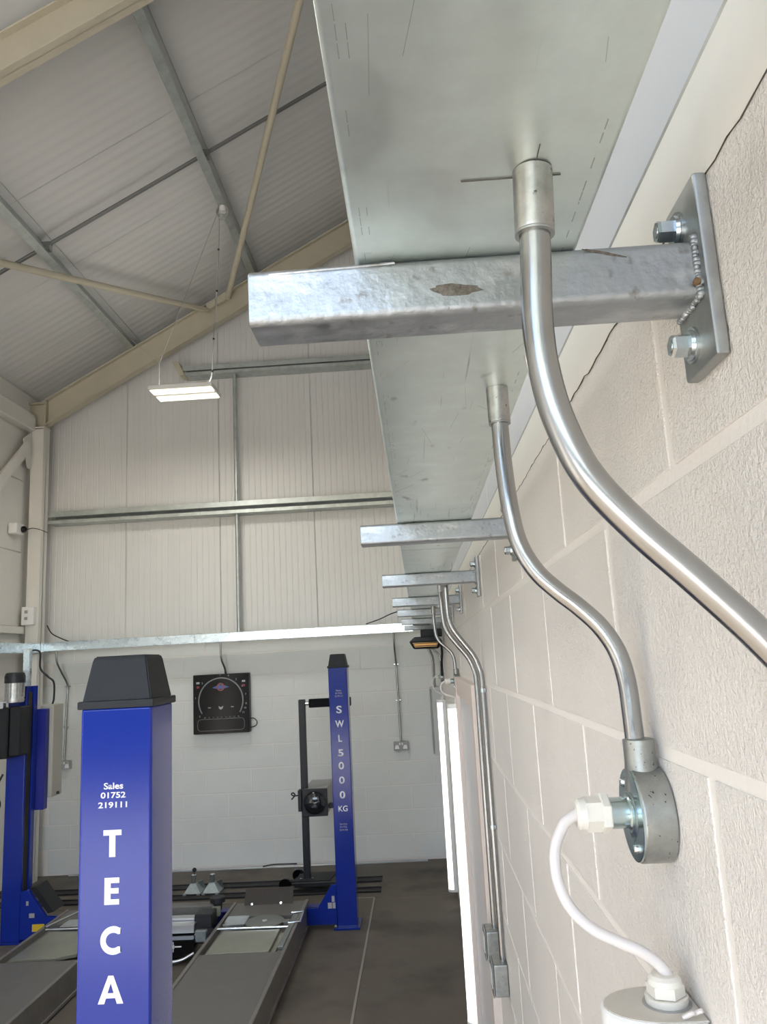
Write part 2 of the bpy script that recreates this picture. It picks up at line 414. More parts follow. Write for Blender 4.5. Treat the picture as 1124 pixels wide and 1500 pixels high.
br = []
A0 = Vector((-1.80, 7.70, zr(-1.80)-.10)); A1 = Vector((-.50, 4.56, zr(-.50)-.10))
t1 = tag(obj('roof_brace', MB().tube([A0, A0+(A1-A0)*1.2], .030, 14), 'beige', shade=40), 'beige tubular roof brace rising towards the right beside the trunking', 'brace')
B0 = Vector((-2.03, 7.70, zr(-2.03)-.10)); B1 = Vector((-3.06, 5.47, zr(-3.06)-.10))
t2 = tag(obj('roof_brace', MB().tube([B0, B0+(B1-B0)*1.55], .030, 14), 'beige', shade=40), 'beige tubular roof brace running down to the left below the purlin', 'brace')

# gable rails and the thin vertical between them
def rail(x0, x1, z0, z1, label):
    o = thing('wall_rail', label, 'rail', ((x0+x1)/2, 7.9, z0))
    y0, y1, t = 7.84, 8.01, .004
    obj('rail_section', MB().prism([(x0, y0, z0), (x0, y0, z0+.035), (x0, y0+t, z0+.035), (x0, y0+t, z0+t), (x0, y1-t, z0+t), (x0, y1-t, z1-t), (x0, y0, z1-t), (x0, y0, z1), (x0, y1, z1), (x0, y1, z0)], (x1-x0, 0, 0)), 'galv_purlin', o)
    obj('lip', B(x0, x1, y0-.002, y0+.004, z1-.055, z1, bev=.001), 'galv_purlin', o)
    n = int((x1-x0)/.28)
    b = MB()
    for i in range(n): b.box(x0+.2+i*.28, x0+.204+i*.28, y0-.003, y0+.05, z0-.001, z0+.036)
    obj('slot_marks', b, 'galv_plate', o, kind='stuff')
    return o
rail(-3.76, .2, 3.465, 3.592, 'lower galvanised rail across the clad gable wall')
hr = rail(-2.34, .2, 4.995, 5.10, 'upper galvanised rail across the clad gable, just under the lamp')
obj('end_cleat', MB().prism([(-2.36, 7.80, 4.985), (-2.30, 7.80, 4.985), (-2.38, 7.80, 5.15), (-2.44, 7.80, 5.15)], (0, .16, 0), bev=.003), 'beige', hr, label='beige sloping end cleat')
sg = thing('gable_strut', 'thin galvanised vertical strut up the middle of the gable', 'strut', (-1.79, 7.9, 2.25))
obj('strut', MB().tube([(-1.79, 7.90, 2.24), (-1.79, 7.90, 3.47)], .022, 10), 'galv_purlin', sg, shade=40)
obj('strut', MB().tube([(-1.79, 7.90, 3.59), (-1.79, 7.90, 5.0)], .022, 10), 'galv_purlin', sg, shade=40)

# white column, brace, sensor and switch box in the left corner
co = thing('steel_column', 'white painted steel column in the far left corner', 'column', (-3.82, 7.75, 0))
obj('web', B(-3.885, -3.755, 7.745, 7.755, 0, 4.46), 'white_steel', co)
obj('flange', B(-3.885, -3.872, 7.68, 7.82, 0, 4.46, bev=.002), 'white_steel', co)
obj('flange', B(-3.768, -3.755, 7.68, 7.82, 0, 4.46, bev=.002), 'white_steel', co)
obj('cover_plate', B(-3.872, -3.768, 7.682, 7.688, 0, 4.45), 'white_steel', co)
obj('cap_plate', B(-3.89, -3.75, 7.675, 7.825, 4.46, 4.475, bev=.002), 'white_steel', co)
lb = thing('wall_brace', 'white flat diagonal brace on the left wall by the column', 'brace', (-3.87, 7.6, 4.2))
obj('brace_bar', MB().prism([(-3.88, 7.62, 4.20), (-3.88, 7.58, 4.32), (-3.88, 3.9, .84), (-3.88, 3.94, .72)], (.03, 0, 0), bev=.003), 'white_steel', lb)
obj('gusset_plate', MB().prism([(-3.885, 7.50, 4.30), (-3.885, 7.67, 4.42), (-3.885, 7.67, 4.02), (-3.885, 7.60, 4.02)], (.012, 0, 0), bev=.002), 'white_steel', lb)
se = thing('wall_sensor', 'small white sensor with a black lens on the left wall', 'sensor', (-3.86, 7.5, 3.3))
obj('housing', B(-3.93, -3.84, 7.36, 7.52, 3.30, 3.41, bev=.015, seg=2), 'batten', se)
obj('lens', MB().lathe((-3.84, 7.49, 3.355), (.6, -.8, 0), [(-.02, .03), (.03, .034), (.05, .026), (.056, .005)], 14), 'gloss', se, shade=40)
obj('cable', MB().tube(smooth([(-3.83, 7.53, 3.36), (-3.80, 7.60, 3.385), (-3.76, 7.67, 3.38), (-3.745, 7.80, 3.37)]), .004, 6), 'dark', se)
sb = thing('switch_box', 'white double switch box on the column above the trunking', 'switch', (-3.85, 7.66, 2.42))
obj('box', B(-3.90, -3.775, 7.62, 7.681, 2.42, 2.60, bev=.006), 'batten', sb)
for z in (2.47, 2.535): obj('rocker', B(-3.865, -3.835, 7.612, 7.625, z, z+.03, bev=.003), 'tester_top', sb)

# ------------------------------------------------------------------ cable trunking
tk = thing('cable_trunking', 'long galvanised cable trunking on brackets along the right wall', 'trunking', (.05, 3.5, 2.172))
for y0, y1 in ((-.9, 1.93), (1.932, 4.93), (4.932, 7.70)):
    obj('trunking_length', B(-.027, .1225, y0, y1, 2.1724, 2.272, bev=.0035, seg=3), 'galv', tk, shade=40)
    obj('lid', B(-.030, .1255, y0, y1, 2.262, 2.276, bev=.002), 'galv', tk)
random.seed(11)
em = MB(); y = -.2
while y < 1.5:
    if random.random() < .55:
        em.box(-.0195, -.0191, y, y+.009, 2.1722, 2.1725)
        if random.random() < .6: em.box(-.0195, -.0145, y, y+.0004, 2.1722, 2.1725)
        if random.random() < .5: em.box(-.0149, -.0145, y, y+.009, 2.1722, 2.1725)
    if random.random() < .4: em.box(.112, .1126, y, y+random.uniform(.002, .012), 2.1722, 2.1725)
    y += .0105
for k in range(30):
    x, y, a, l = random.uniform(-.01, .115), random.uniform(.2, 1.5), random.gauss(0, .35), random.uniform(.01, .07)
    em.prism([(x-.00012, y, 2.1722), (x+.00012, y, 2.1722), (x+.00012+l*sin(a), y+l*cos(a), 2.1722), (x-.00012+l*sin(a), y+l*cos(a), 2.1722)], (0, 0, .0003))
obj('scratches', em, 'scratch', tk, kind='stuff', label='fine scratches and dashed edge marks in the zinc')
ft = thing('cable_trunking', 'galvanised cable trunking crossing the far wall above the dial display', 'trunking', (-1.9, 7.77, 2.157))
for x0, x1 in ((-3.735, -2.2), (-2.198, -.032)):
    obj('trunking_length', B(x0, x1, 7.73, 7.83, 2.157, 2.245, bev=.003, seg=2), 'galv_far', ft, shade=40)
obj('joint_sleeve', B(-3.745, -3.715, 7.725, 7.835, 2.150, 2.25, bev=.002), 'galv_far', ft)
lt = thing('cable_trunking', 'galvanised cable trunking running along the left wall beside the column', 'trunking', (-3.8, 6.5, 2.157))
obj('trunking_length', B(-3.845, -3.745, 3.5, 7.725, 2.14, 2.235, bev=.003, seg=2), 'galv_far', lt, shade=40)

# brackets: tube arm welded to a back plate with two bolts
def hexbolt(p, name_parent, ax=(-1, 0, 0), s=1.0):
    p = Vector(p)
    obj('washer', MB().lathe(p, ax, [(0, .0125*s), (.0022*s, .0125*s)], 20), 'bolt', name_parent, shade=30)
    obj('bolt', MB().lathe(p+Vector(ax)*.0022*s, ax, [(0, .0105*s), (.0025*s, .0098*s)], 20).lathe(p+Vector(ax)*.004*s, ax, [(0, .0082*s), (.010*s, .0082*s), (.0118*s, .007*s)], 6).lathe(p+Vector(ax)*.0155*s, ax, [(0, .0048*s), (.0008*s, .0045*s)], 14), 'bolt', name_parent, shade=30)
BY = .503
bk = thing('trunking_bracket', 'nearest and largest galvanised bracket under the trunking, crossed by a bent conduit', 'bracket', (XW, BY, 2.152), 'trunking brackets on the right wall')
def arm():
    x0, x1, y0, y1, z0, z1, r = -.0995, XW-.010, BY-.0205, BY+.0205, 2.132, 2.172, .006
    def ring(x, ins):
        out = []
        for cy, cz, a0 in ((y1-r, z1-r, 0), (y0+r, z1-r, 90), (y0+r, z0+r, 180), (y1-r, z0+r, 270)):
            for k in range(5):
                a = R(a0+90*k/4); rr = max(r-ins, .0015)
                out.append(Vector((x, cy+rr*cos(a), cz+rr*sin(a))))
        return out
    return MB().rings([ring(x0+.05, .0035), ring(x0+.0005, .0035), ring(x0, .003), ring(x0, .001), ring(x0+.001, 0), ring(x1, 0)], caps=True)
obj('arm', arm(), 'galv_arm', bk, shade=50)
PZ0, PZ1 = 2.088, 2.2155
obj('back_plate', B(XW-.0105, XW-.001, BY-.0285, BY+.0285, PZ0, PZ1, bev=.0022, seg=2), 'galv_plate', bk, shade=40)
hexbolt((XW-.0105, BY+.006, 2.193), bk); hexbolt((XW-.0105, BY+.006, 2.108), bk)
wd = MB(); random.seed(3)
for i in range(16):
    t = i/15; wd.lathe((XW-.013, BY-.0215+random.uniform(-.001, .001), 2.133+.04*t), (-.5, -.5, 0), [(-.003, .001), (-.001, .0024+random.uniform(0, .001)), (.0006, .0018), (.0012, .0004)], 8)
for i in range(14):
    t = i/13; wd.lathe((XW-.013, BY-.02+.04*t, 2.131+random.uniform(-.001, .001)), (-.5, 0, -.5), [(-.003, .001), (-.001, .0026), (.0006, .0018), (.0012, .0004)], 8)
obj('weld_bead', wd, 'galv_arm', bk, shade=60, kind='stuff')
labels_b = ['second bracket from the camera along the right wall, galvanised, trunking above it',
            'third bracket from the camera along the right wall, two conduits dropping behind it',
            'fourth bracket from the camera along the right wall, back plate just showing',
            'fifth bracket from the camera along the right wall, mostly behind nearer ones',
            'sixth bracket from the camera along the right wall, small and pale',
            'seventh bracket from the camera along the right wall, next to the black heater']
for y, lb_ in zip((1.54, 2.492, 3.49, 4.37, 5.45, 6.60), labels_b): dup(bk, (XW, y, 2.152), lb_)
# scuffs on the nearest arm only
def patch(cx, cz, w, h, y, n=22, seed=1, tilt=0):
    random.seed(seed); pts = []
    for i in range(n):
        a = 2*pi*i/n; rr = random.uniform(.72, 1.08)
        dx, dz = w/2*cos(a)*rr, h/2*sin(a)*rr
        pts.append((cx+dx*cos(tilt)-dz*sin(tilt), y, cz+dx*sin(tilt)+dz*cos(tilt)))
    return pts
YA = BY-.0205
obj('scuff_mark', MB().prism(patch(.0395, 2.1475, .040, .0085, YA-.0003, seed=4, tilt=-.03), (0, .0008, 0)), 'rust', bk, label='grey-brown worn patch in the zinc')
obj('scuff_mark', MB().prism(patch(.139, 2.166, .030, .0022, YA-.0003, seed=6, tilt=-.27), (0, .0008, 0)), 'rust', bk, label='narrow dark scratch')
obj('rust_spot', MB().lathe((XW-.0145, BY-.024, 2.1405), (-.3, -1, 0), [(-.002, .0028), (.0003, .0022), (.0006, .0005)], 9), 'rustdot', bk, label='brown rust spot on the weld')
obj('drip_ridge', MB().tube(smooth([(-.085, YA+.0005, 2.1675), (-.05, YA+.0003, 2.1682), (-.02, YA+.0006, 2.1690), (0, YA+.0003, 2.1696)]), .0011, 6), 'galv_arm', bk)

fbl = ['left end bracket of the far wall trunking, open tube end towards the camera', 'far wall bracket directly above the dial display, open dark tube end',
       'far wall bracket above the gap between dial display and blue post', 'far wall bracket nearest the right corner, open dark tube end']
for x, l in zip((-2.72, -1.85, -.955, -.175), fbl):
    b_ = dup(bk, (x, YF, 2.137), l, -pi/2, 'trunking brackets on the far wall')
    for ch in list(b_.children):
        if ch.name.split('.')[0] in ('scuff_mark', 'rust_spot', 'drip_ridge', 'weld_bead'): bpy.data.objects.remove(ch)
for r_ in [o for o in C.objects if o.name.startswith('trunking_bracket.') and o.get('group') == 'trunking brackets on the right wall']:
    pass

# ------------------------------------------------------------------ conduits
RC = .0086
def conduit(name_label, pts, r=RC, coupler=True, n=16, sm=7, clips=()):
    p0 = pts[0]; o = thing('conduit', name_label, 'conduit', (p0[0], p0[1], pts[-1][2]))
    obj('pipe', MB().tube(smooth(pts, sm), r, n), 'conduit', o, shade=60)
    if coupler:
        d = (Vector(pts[1])-Vector(p0)).normalized()
        obj('coupler', MB().lathe(p0, d, [(0, r*1.28), (.0345, r*1.28), (.036, r*1.22), (.036, r*.9)], 24), 'coupler', o, shade=40)
        obj('lock_ring', MB().lathe(Vector(p0)+d*.0365, d, [(0, r*1.27), (.0012, r*1.27)], 24), 'galv_plate', o, shade=40)
    for c in clips:
        c = Vector(c)
        obj('saddle', MB().lathe(c+Vector((0, 0, -.006)), (0, 0, 1), [(0, r*1.18), (.012, r*1.18)], 16).box(c.x+.004, XW-.001, c.y-.014, c.y+.014, c.z-.007, c.z+.007, bev=.002), 'bolt', o, shade=40)
    return o
c1 = [(.0795, .396, 2.172), (.0775, .398, 2.125), (.0755, .4, 2.085), (.0765, .4, 2.057), (.082, .4, 2.028), (.094, .4, 1.998), (.1155, .4, 1.970), (.143, .4, 1.941), (.170, .4, 1.911), (.188, .4, 1.886), (.197, .4, 1.855), (.199, .4, 1.80), (.199, .4, 1.40), (.199, .4, .95)]
cd1 = conduit('large bent conduit in the foreground running from trunking to right frame edge', c1)
# the cut marks round the entry hole
obj('scribe_mark', B(.040, .0705, .3999, .4003, 2.1715, 2.1722), 'crack', cd1, label='dark scribed line across the trunking')
obj('scribe_mark', B(.0895, .096, .3999, .4003, 2.1715, 2.1722), 'crack', cd1)
obj('scribe_mark', B(.0800, .0804, .372, .386, 2.1715, 2.1722), 'crack', cd1)
YB = .738
c2 = [(.0955, .757, 2.172), (.0955, .756, 2.13), (.0960, .755, 2.09), (.0985, .752, 2.045), (.104, .750, 2.012), (.117, .748, 1.985), (.135, .746, 1.965), (.154, .745, 1.948), (.172, .743, 1.928), (.184, .741, 1.905), (.1895, .740, 1.878), (.1905, .739, 1.845), (.191, .738, 1.80)]
cd2 = conduit('bent conduit dropping to the round junction box with a flex gland', c2)
ca = [(.103, 2.55, 2.172), (.103, 2.55, 2.13), (.104, 2.55, 2.06), (.108, 2.55, 2.02), (.122, 2.55, 1.985), (.150, 2.55, 1.945), (.178, 2.55, 1.905), (.193, 2.55, 1.865), (.199, 2.55, 1.82), (.199, 2.55, 1.6), (.199, 2.55, 1.3), (.199, 2.55, 1.01)]
conduit('nearer of two parallel conduits running down beside the door frame', ca, clips=[(.199, 2.55, 1.795), (.199, 2.55, 1.385)])
cb = [(.094, 2.80, 2.172), (.094, 2.80, 2.12), (.096, 2.80, 2.055), (.101, 2.80, 2.015), (.116, 2.80, 1.980), (.145, 2.80, 1.940), (.175, 2.80, 1.90), (.192, 2.80, 1.86), (.199, 2.80, 1.81), (.199, 2.80, 1.6), (.199, 2.80, 1.3), (.199, 2.80, 1.02)]
conduit('farther of two parallel conduits running down beside the door frame', cb)
def shift(pts, dy, dz=0): return [(p[0], p[1]+dy, p[2]+(dz if p[2] < 1.82 else 0)) for p in pts]
conduit('conduit bending down beyond the door frame to a second junction box', shift(c2, 3.43, .012))
conduit('small bent conduit near the heater serving the farthest batten', shift(c2, 6.02, -.03))

# junction box with gland, flex and batten light: built once near, copied twice
def jbox(y):
    o = thing('junction_box', 'round cast conduit box on the near wall with a cream cable gland', 'junction box', (.2, y, 1.765), 'round junction boxes')
    zc, r = 1.763, .0402; n = 36; rs = []
    obj('body', MB().lathe((XW-.001, y, zc), (-1, 0, 0), [(0, r-.001), (.0015, r), (.0255, r), (.027, r-.0012)], 48), 'cast', o, shade=40)
    obj('spout', MB().lathe((.1935, y, 1.828), (0, 0, -1), [(0, .0105), (.001, .0138), (.020, .0138), (.030, .0146), (.045, .0160)], 28), 'cast', o, shade=50)
    lid = obj('lid', MB().lathe((XW-.028, y, zc), (-1, 0, 0), [(0, r-.0012), (.0015, r-.0012), (.0019, r-.0022)], 48), 'zinc', o, shade=40)
    obj('lid_ridge', MB().lathe((XW-.0297, y, zc), (-1, 0, 0), [(0, .021), (.0016, .019), (.0022, .0145)], 32).prism([(XW-.0299, y-.004, zc-.026), (XW-.0299, y+.004, zc-.026), (XW-.0299, y+.010, zc-.014), (XW-.0299, y-.010, zc-.014)], (-.0012, 0, 0)), 'zinc', o, shade=40)
    for s in (-1, 1):
        obj('screw', MB().lathe((XW-.0298, y+s*.012, zc+s*.026), (-1, 0, 0), [(0, .0042), (.0025, .0040), (.004, .0026), (.0042, .0005)], 14), 'bolt', o, shade=40)
    obj('bush', MB().lathe((XW-.0305, y, zc+.002), (-1, 0, 0), [(0, .0155), (.002, .0145), (.003, .0132), (.0195, .0132)], 28), 'zinc', o, shade=40)
    gl = obj('cable_gland', MB().lathe((XW-.049, y, zc+.002), (-1, 0, 0), [(0, .0165), (.001, .0172), (.0065, .0172), (.0075, .0165)], 6).lathe((XW-.0565, y, zc+.002), (-1, 0, 0), [(0, .0152), (.0135, .0152)], 6, .3).lathe((XW-.070, y, zc+.002), (-1, 0, 0), [(0, .0143), (.006, .0132), (.0085, .0105), (.0088, .006)], 24), 'gland', o, shade=30, label='cream plastic gland nut')
    return o
jb = jbox(YB)
CAB = [(.1235, YB, 1.7652), (.118, YB-.001, 1.7645), (.1075, YB-.003, 1.757), (.0985, YB-.006, 1.738), (.098, YB-.010, 1.715), (.106, YB-.015, 1.694), (.122, YB-.020, 1.678), (.143, YB-.024, 1.668), (.160, YB-.027, 1.661), (.173, YB-.028, 1.652), (.180, YB-.0285, 1.642), (.1805, YB-.0285, 1.628)]
CAB = [(x+.0125-.004*i/11, y, z) for i, (x, y, z) in enumerate(CAB)]
def flex(dy, dt, db_):
    return obj('flex_cable', MB().tube(smooth([(x, y+dy, z+db_+(dt-db_)*(z-1.628)/.1372) for x, y, z in CAB], 7), .0049, 12), 'flex', shade=60)
fx = flex(0, 0, 0)
tag(fx, 'pale grey flex looping from the near junction box down to the batten', 'cable', 'batten flexes')
def batten(y, mat_d):
    yc = y-.028
    o = thing('batten_light', 'white batten light at the bottom right, seen from above', 'wall light', (.18, yc, .12), 'wall battens')
    def sec(x0, hw, n=14):
        pts = [(XW-.0015, yc-hw), (XW-.030, yc-hw)]
        for k in range(n+1):
            a = -pi/2+pi*k/n
            pts.append((XW-.030-(x0)*cos(a), yc+hw*sin(a)))
        return pts+[(XW-.030, yc+hw), (XW-.002, yc+hw)]
    def ex(pts, z0, z1, bev=0): return MB().prism([(p[0], p[1], z0) for p in pts], (0, 0, z1-z0), bev)
    bk_ = [(XW-.002, yc-.034), (XW-.031, yc-.034), (XW-.031, yc+.034), (XW-.002, yc+.034)]
    obj('housing', ex(bk_, .14, 1.597), 'batten', o)
    d = [(XW-.0315, yc-.0335)]+sec(.044, .0335)[2:-2]+[(XW-.0315, yc+.0335)]
    obj('diffuser', ex(d, .14, 1.597), mat_d, o, shade=40)
    cap = sec(.0475, .0365)
    obj('end_cap', ex(cap, 1.597, 1.621, .002), 'batten', o, shade=40)
    obj('cap_top', ex(sec(.0445, .0338), 1.6205, 1.6217), 'batten_cap', o, label='greyish beige top of the end cap')
    obj('end_cap', ex(cap, .12, .14, .002), 'batten', o, shade=40)
    gx = .1865
    obj('gland_recess', MB().lathe((gx, yc, 1.6215), (0, 0, 1), [(0, .0195), (.001, .0195)], 28), 'tester_top', o, shade=40)
    obj('cable_gland', MB().lathe((gx, yc, 1.622), (0, 0, 1), [(0, .0165), (.0025, .0172), (.006, .0172)], 28).lathe((gx, yc, 1.6285), (0, 0, 1), [(0, .0152), (.0085, .0152)], 6, .2).lathe((gx, yc, 1.637), (0, 0, 1), [(0, .0143), (.004, .0134), (.0065, .0105), (.0068, .0055)], 24), 'gland', o, shade=30)
    obj('fixing_tab', MB().tube(smooth([(.190, yc-.030, 1.623), (.196, yc-.033, 1.627), (.200, yc-.028, 1.625), (.205, yc-.031, 1.628)]), .0018, 6), 'flex', o)
    return o
bt = batten(YB, 'diff_off')
def lit(root):
    for ch in root.children:
        if ch.name.startswith('diffuser'):
            ch.data = ch.data.copy(); ch.data.materials[0] = M['diff']
for dy, dz, db_, ja, fa, ba in ((3.43, .012, .045, 'round conduit box just beyond the top of the door frame', 'thin white flex looping beside the door frame top', 'bright white wall batten directly beyond the door frame'),
                       (6.02, -.03, -.07, 'farthest round conduit box, below the black heater', 'thin white flex hanging below the black heater', 'bright white wall batten farthest away, left of the other')):
    dup(jb, jb.location+Vector((0, dy, dz)), ja)
    tag(flex(dy, dz, db_), fa, 'cable', 'batten flexes')
    lit(dup(bt, bt.location+Vector((0, dy, db_)), ba))

# socket boxes at the foot of the two parallel conduits
def wallbox(x, y, z, label):
    o = thing('outlet_box', label, 'outlet', (x, y, z), 'outlet boxes by the door')
    obj('box', B(x-.042, x, y-.045, y+.045, z, z+.088, bev=.005, seg=2), 'cast', o, shade=40)
    obj('face_plate', B(x-.047, x-.0425, y-.046, y+.046, z-.001, z+.089, bev=.002), 'silver', o)
    obj('socket_insert', B(x-.0485, x-.0465, y-.028, y+.028, z+.018, z+.07, bev=.001), 'batten', o)
    return o
wallbox(XW-.001, 2.55, .922, 'nearer steel outlet box at the foot of the parallel conduits')
wallbox(XW-.001, 2.80, .932, 'farther steel outlet box at the conduit foot, partly hidden')

# door between the conduits and the battens
dr = obj('door_1', B(XW-.012, XW+.06, DOORY[0]+.08, DOORY[1]-.08, .01, DOORZ-.06, bev=.002), 'door', kind='structure')
for a, b_, z0, z1, dp in ((DOORY[0], DOORY[0]+.085, .0, DOORZ, .026), (DOORY[1]-.085, DOORY[1], .0, DOORZ, .03), (DOORY[0]+.085, DOORY[1]-.085, DOORZ-.085, DOORZ, .026)):
    obj('door_frame', B(XW-dp, XW+.05, a, b_, z0, z1, bev=.003, seg=2), 'frame', dr, shade=40)

# ------------------------------------------------------------------ distribution board, heater
db = thing('distribution_board', 'tall grey steel distribution board on the right wall in the far corner', 'cabinet', (.15, 7.65, 1.02))
obj('cabinet', B(.105, XW-.002, 7.42, 7.86, 1.02, 1.625, bev=.004), 'db', db)
obj('door_panel', B(.092, .104, 7.43, 7.85, 1.03, 1.615, bev=.004), 'tester_top', db)
for i, (y, x) in enumerate(((7.46, .13), (7.6, .14), (7.74, .15))):
    conduit(['first conduit entering the top of the distribution board', 'second conduit entering the top of the distribution board', 'third conduit entering the top of the distribution board'][i],
            [(.06+.02*i, y, 2.172), (.06+.02*i, y, 2.08), (.075+.015*i, y, 2.02), (x-.01, y, 1.92), (x, y, 1.86), (x, y, 1.75), (x, y, 1.625)], coupler=False, n=10, sm=4)
ht = thing('infrared_heater', 'black infrared heater with an amber element under the far trunking', 'heater', (.06, 6.25, 1.96))
def hx(x, y, z): return Vector((x, y, z))
obj('housing', MB().prism([(-.062, 6.12, 2.028), (-.030, 6.12, 1.972), (.165, 6.12, 1.968), (.197, 6.12, 2.020), (.165, 6.12, 2.062), (-.02, 6.12, 2.062)], (0, .26, 0), bev=.006), 'dark', ht)
obj('front_bezel', MB().prism([(-.05, 6.10, 2.026), (-.026, 6.10, 1.976), (.160, 6.10, 1.974), (.18, 6.10, 2.024)], (0, .025, 0), bev=.003), 'gloss', ht)
obj('reflector', MB().prism([(-.036, 6.096, 2.018), (-.020, 6.096, 1.984), (.150, 6.096, 1.982), (.163, 6.096, 2.016)], (0, .006, 0)), 'amber', ht)
obj('element', MB().tube([(-.02, 6.09, 2.002), (.146, 6.09, 2.0)], .006, 8), 'glow', ht)
obj('bracket', B(.03, .20, 6.2, 6.3, 2.06, 2.12, bev=.004), 'dark', ht)
for z in (1.992, 2.011): obj('guard_bar', MB().tube([(-.036, 6.085, z), (.163, 6.085, z)], .0022, 6), 'dark', ht)
tag(obj('black_lead', MB().tube(smooth([(.19, 6.3, 2.0), (.195, 6.4, 1.93), (.19, 6.5, 1.85), (.19, 6.55, 1.75)]), .010, 8), 'dark', shade=60), 'thick black lead hanging behind the heater', 'cable')

# ------------------------------------------------------------------ hanging lamp
LY = 6.4
def lamp(y, label):
    lp = thing('hanging_lamp', label, 'lamp', (-1.87, y, 4.24), 'hanging lamps')
    obj('housing', B(-2.16, -1.61, y-.16, y+.16, 4.262, 4.298, bev=.004), 'batten', lp)
    for s in (-1, 1):
        obj('led_strip', B(-2.15, -1.62, y+s*.085-.055, y+s*.085+.055, 4.252, 4.2625, bev=.003), 'led', lp)
        obj('cord_hook', MB().tube([(-1.885+s*.23, y, 4.297), (-1.885+s*.23, y, 4.325)], .004, 6), 'bolt', lp)
    for nm, z, rx, p in (('down_light', 4.24, 0, LAMP_DOWN), ('up_light', 4.335, pi, ROOF_FILL)):  # the upward light is added fill for the roof sheets
        l = bpy.data.objects.new(nm, bpy.data.lights.new(nm, 'AREA')); C.objects.link(l); l.parent = lp
        l.data.shape = 'RECTANGLE'; l.data.size = .53; l.data.size_y = .3; l.data.energy = p; l.data.color = (1, .965, .90)
        l.location = (-.015, 0, z-4.24-.002); l.rotation_euler = (rx, 0, 0)
    return lp
lp = lamp(LY, 'lit twin-strip luminaire hanging on cords below the roof')
zp1, zp2 = zr(-1.5), zr(-2.85)
tag(obj('suspension_cord', MB().tube([(-2.115, LY, 4.326), (-2.115, LY, 4.55)], .0026, 6).tube([(-2.115, LY, 4.55), (-1.56, LY+.02, zp1-.01)], .0022, 6).tube([(-2.115, LY, 4.55), (-2.86, LY+.02, zp2-.01)], .0022, 6), 'wire'), 'forked pale cord holding the left end of the hanging lamp', 'cord')
for k, y in enumerate((2.6, -1.0)):   # two unseen lamps added out of view to brighten the interior
    lamp(y, ['hanging luminaire of the next bay, over the lift runways', 'hanging luminaire nearest the roller door'][k])
    for q, x in enumerate((-2.115, -1.655)): tag(obj('suspension_cord', MB().tube([(x, y, 4.325), (x, y, zr(x)+ROOF_UP)], .004, 6), 'wire'), ('left', 'right')[q]+' pale cord of '+('the lamp over the runways', 'the lamp nearest the roller door')[k], 'cord', 'lamp cords in the camera bay')
sc_ = thing('supply_cord', 'pale supply cord with ties rising from the lamp to the purlin', 'cord', (-1.655, LY, 4.33))
PT = [(-1.715, LY+.02, 4.305), (-1.68, LY+.02, 4.36), (-1.645, LY, 4.45), (-1.63, LY, 4.75), (-1.595, LY, 5.2), (-1.575, LY, 5.6), (-1.565, LY, 5.95)]
obj('cord', MB().tube(smooth(PT, 5), .006, 8), 'wire', sc_)
for i in (2, 3, 4, 5): obj('tie', MB().lathe(Vector(PT[i])+Vector((0, 0, -.008)), (0, 0, 1), [(0, .009), (.016, .009)], 8), 'dark', sc_)
th = MB()
for q in range(3):
    th.tube([(-1.53+.055*cos(2*pi*k/20), LY+.012*q-.02, 5.96+.065*sin(2*pi*k/20)) for k in range(21)], .006, 6)
obj('coil', th, 'wire', sc_, shade=60)
obj('ceiling_rose', MB().lathe((-1.53, LY, 5.97), (0, 0, 1), [(0, .03), (.05, .035), (.06, .02)], 14), 'batten', sc_, shade=40)

# ------------------------------------------------------------------ lettering
def text_bm(txt, bold=.0):
    cu = bpy.data.curves.new('t', 'FONT'); cu.body = txt; cu.size = 1; cu.offset = bold; cu.resolution_u = 4; cu.align_x = 'CENTER'
    o = bpy.data.objects.new('t', cu); C.objects.link(o)
    bpy.context.view_layer.update(); dg = bpy.context.evaluated_depsgraph_get()
    me = bpy.data.meshes.new_from_object(o.evaluated_get(dg)); b = bmesh.new(); b.from_mesh(me)
    bpy.data.objects.remove(o); bpy.data.curves.remove(cu); bpy.data.meshes.remove(me); return b
def text(name, txt, x, z, h, y, m, parent, width=None, bold=.018):
    """text on a face looking towards -y, centred at (x, z), cap height h"""
    b = text_bm(txt, bold)
    x0, x1 = min(v.co.x for v in b.verts), max(v.co.x for v in b.verts); y0, y1 = min(v.co.y for v in b.verts), max(v.co.y for v in b.verts)
    sy = h/(y1-y0); sx = (width/(x1-x0)) if width else sy
    for v in b.verts: v.co = Vector((x+(v.co.x-(x0+x1)/2)*sx, y, z+(v.co.y-(y0+y1)/2)*sy))
    r = bmesh.ops.extrude_face_region(b, geom=b.faces[:])
    bmesh.ops.translate(b, verts=[g for g in r['geom'] if isinstance(g, bmesh.types.BMVert)], vec=(0, .0008, 0))
    bmesh.ops.recalc_face_normals(b, faces=b.faces[:])
    return obj(name, b, m, parent)
def poly_letter(name, polys, x, z, w, h, y, m, parent):
    mb = MB()
    for p in polys: mb.prism([(x+(a-.5)*w, y, z+(b-.5)*h) for a, b in p], (0, .0008, 0))
    return obj(name, mb, m, parent)
def letterC(n=20):
    out = []; inn = []
    a0 = R(52)
    outer = [(.5+.52*cos(a0+(2*pi-2*a0)*k/n)*1.25+.15, .5+.5*sin(a0+(2*pi-2*a0)*k/n)) for k in range(n+1)]
    inner = [(.5+.30*cos(a0+(2*pi-2*a0)*k/n)*1.25+.15, .5+.27*sin(a0+(2*pi-2*a0)*k/n)) for k in range(n+1)]
    q = []
    for k in range(n): q.append([outer[k], outer[k+1], inner[k+1], inner[k]])
    xr = 1.0
    q.append([outer[0], inner[0], (xr, .5+.22), (xr, .5+.455)])
    q.append([outer[-1], (xr, .5-.455), (xr, .5-.22), inner[-1]])
    return q
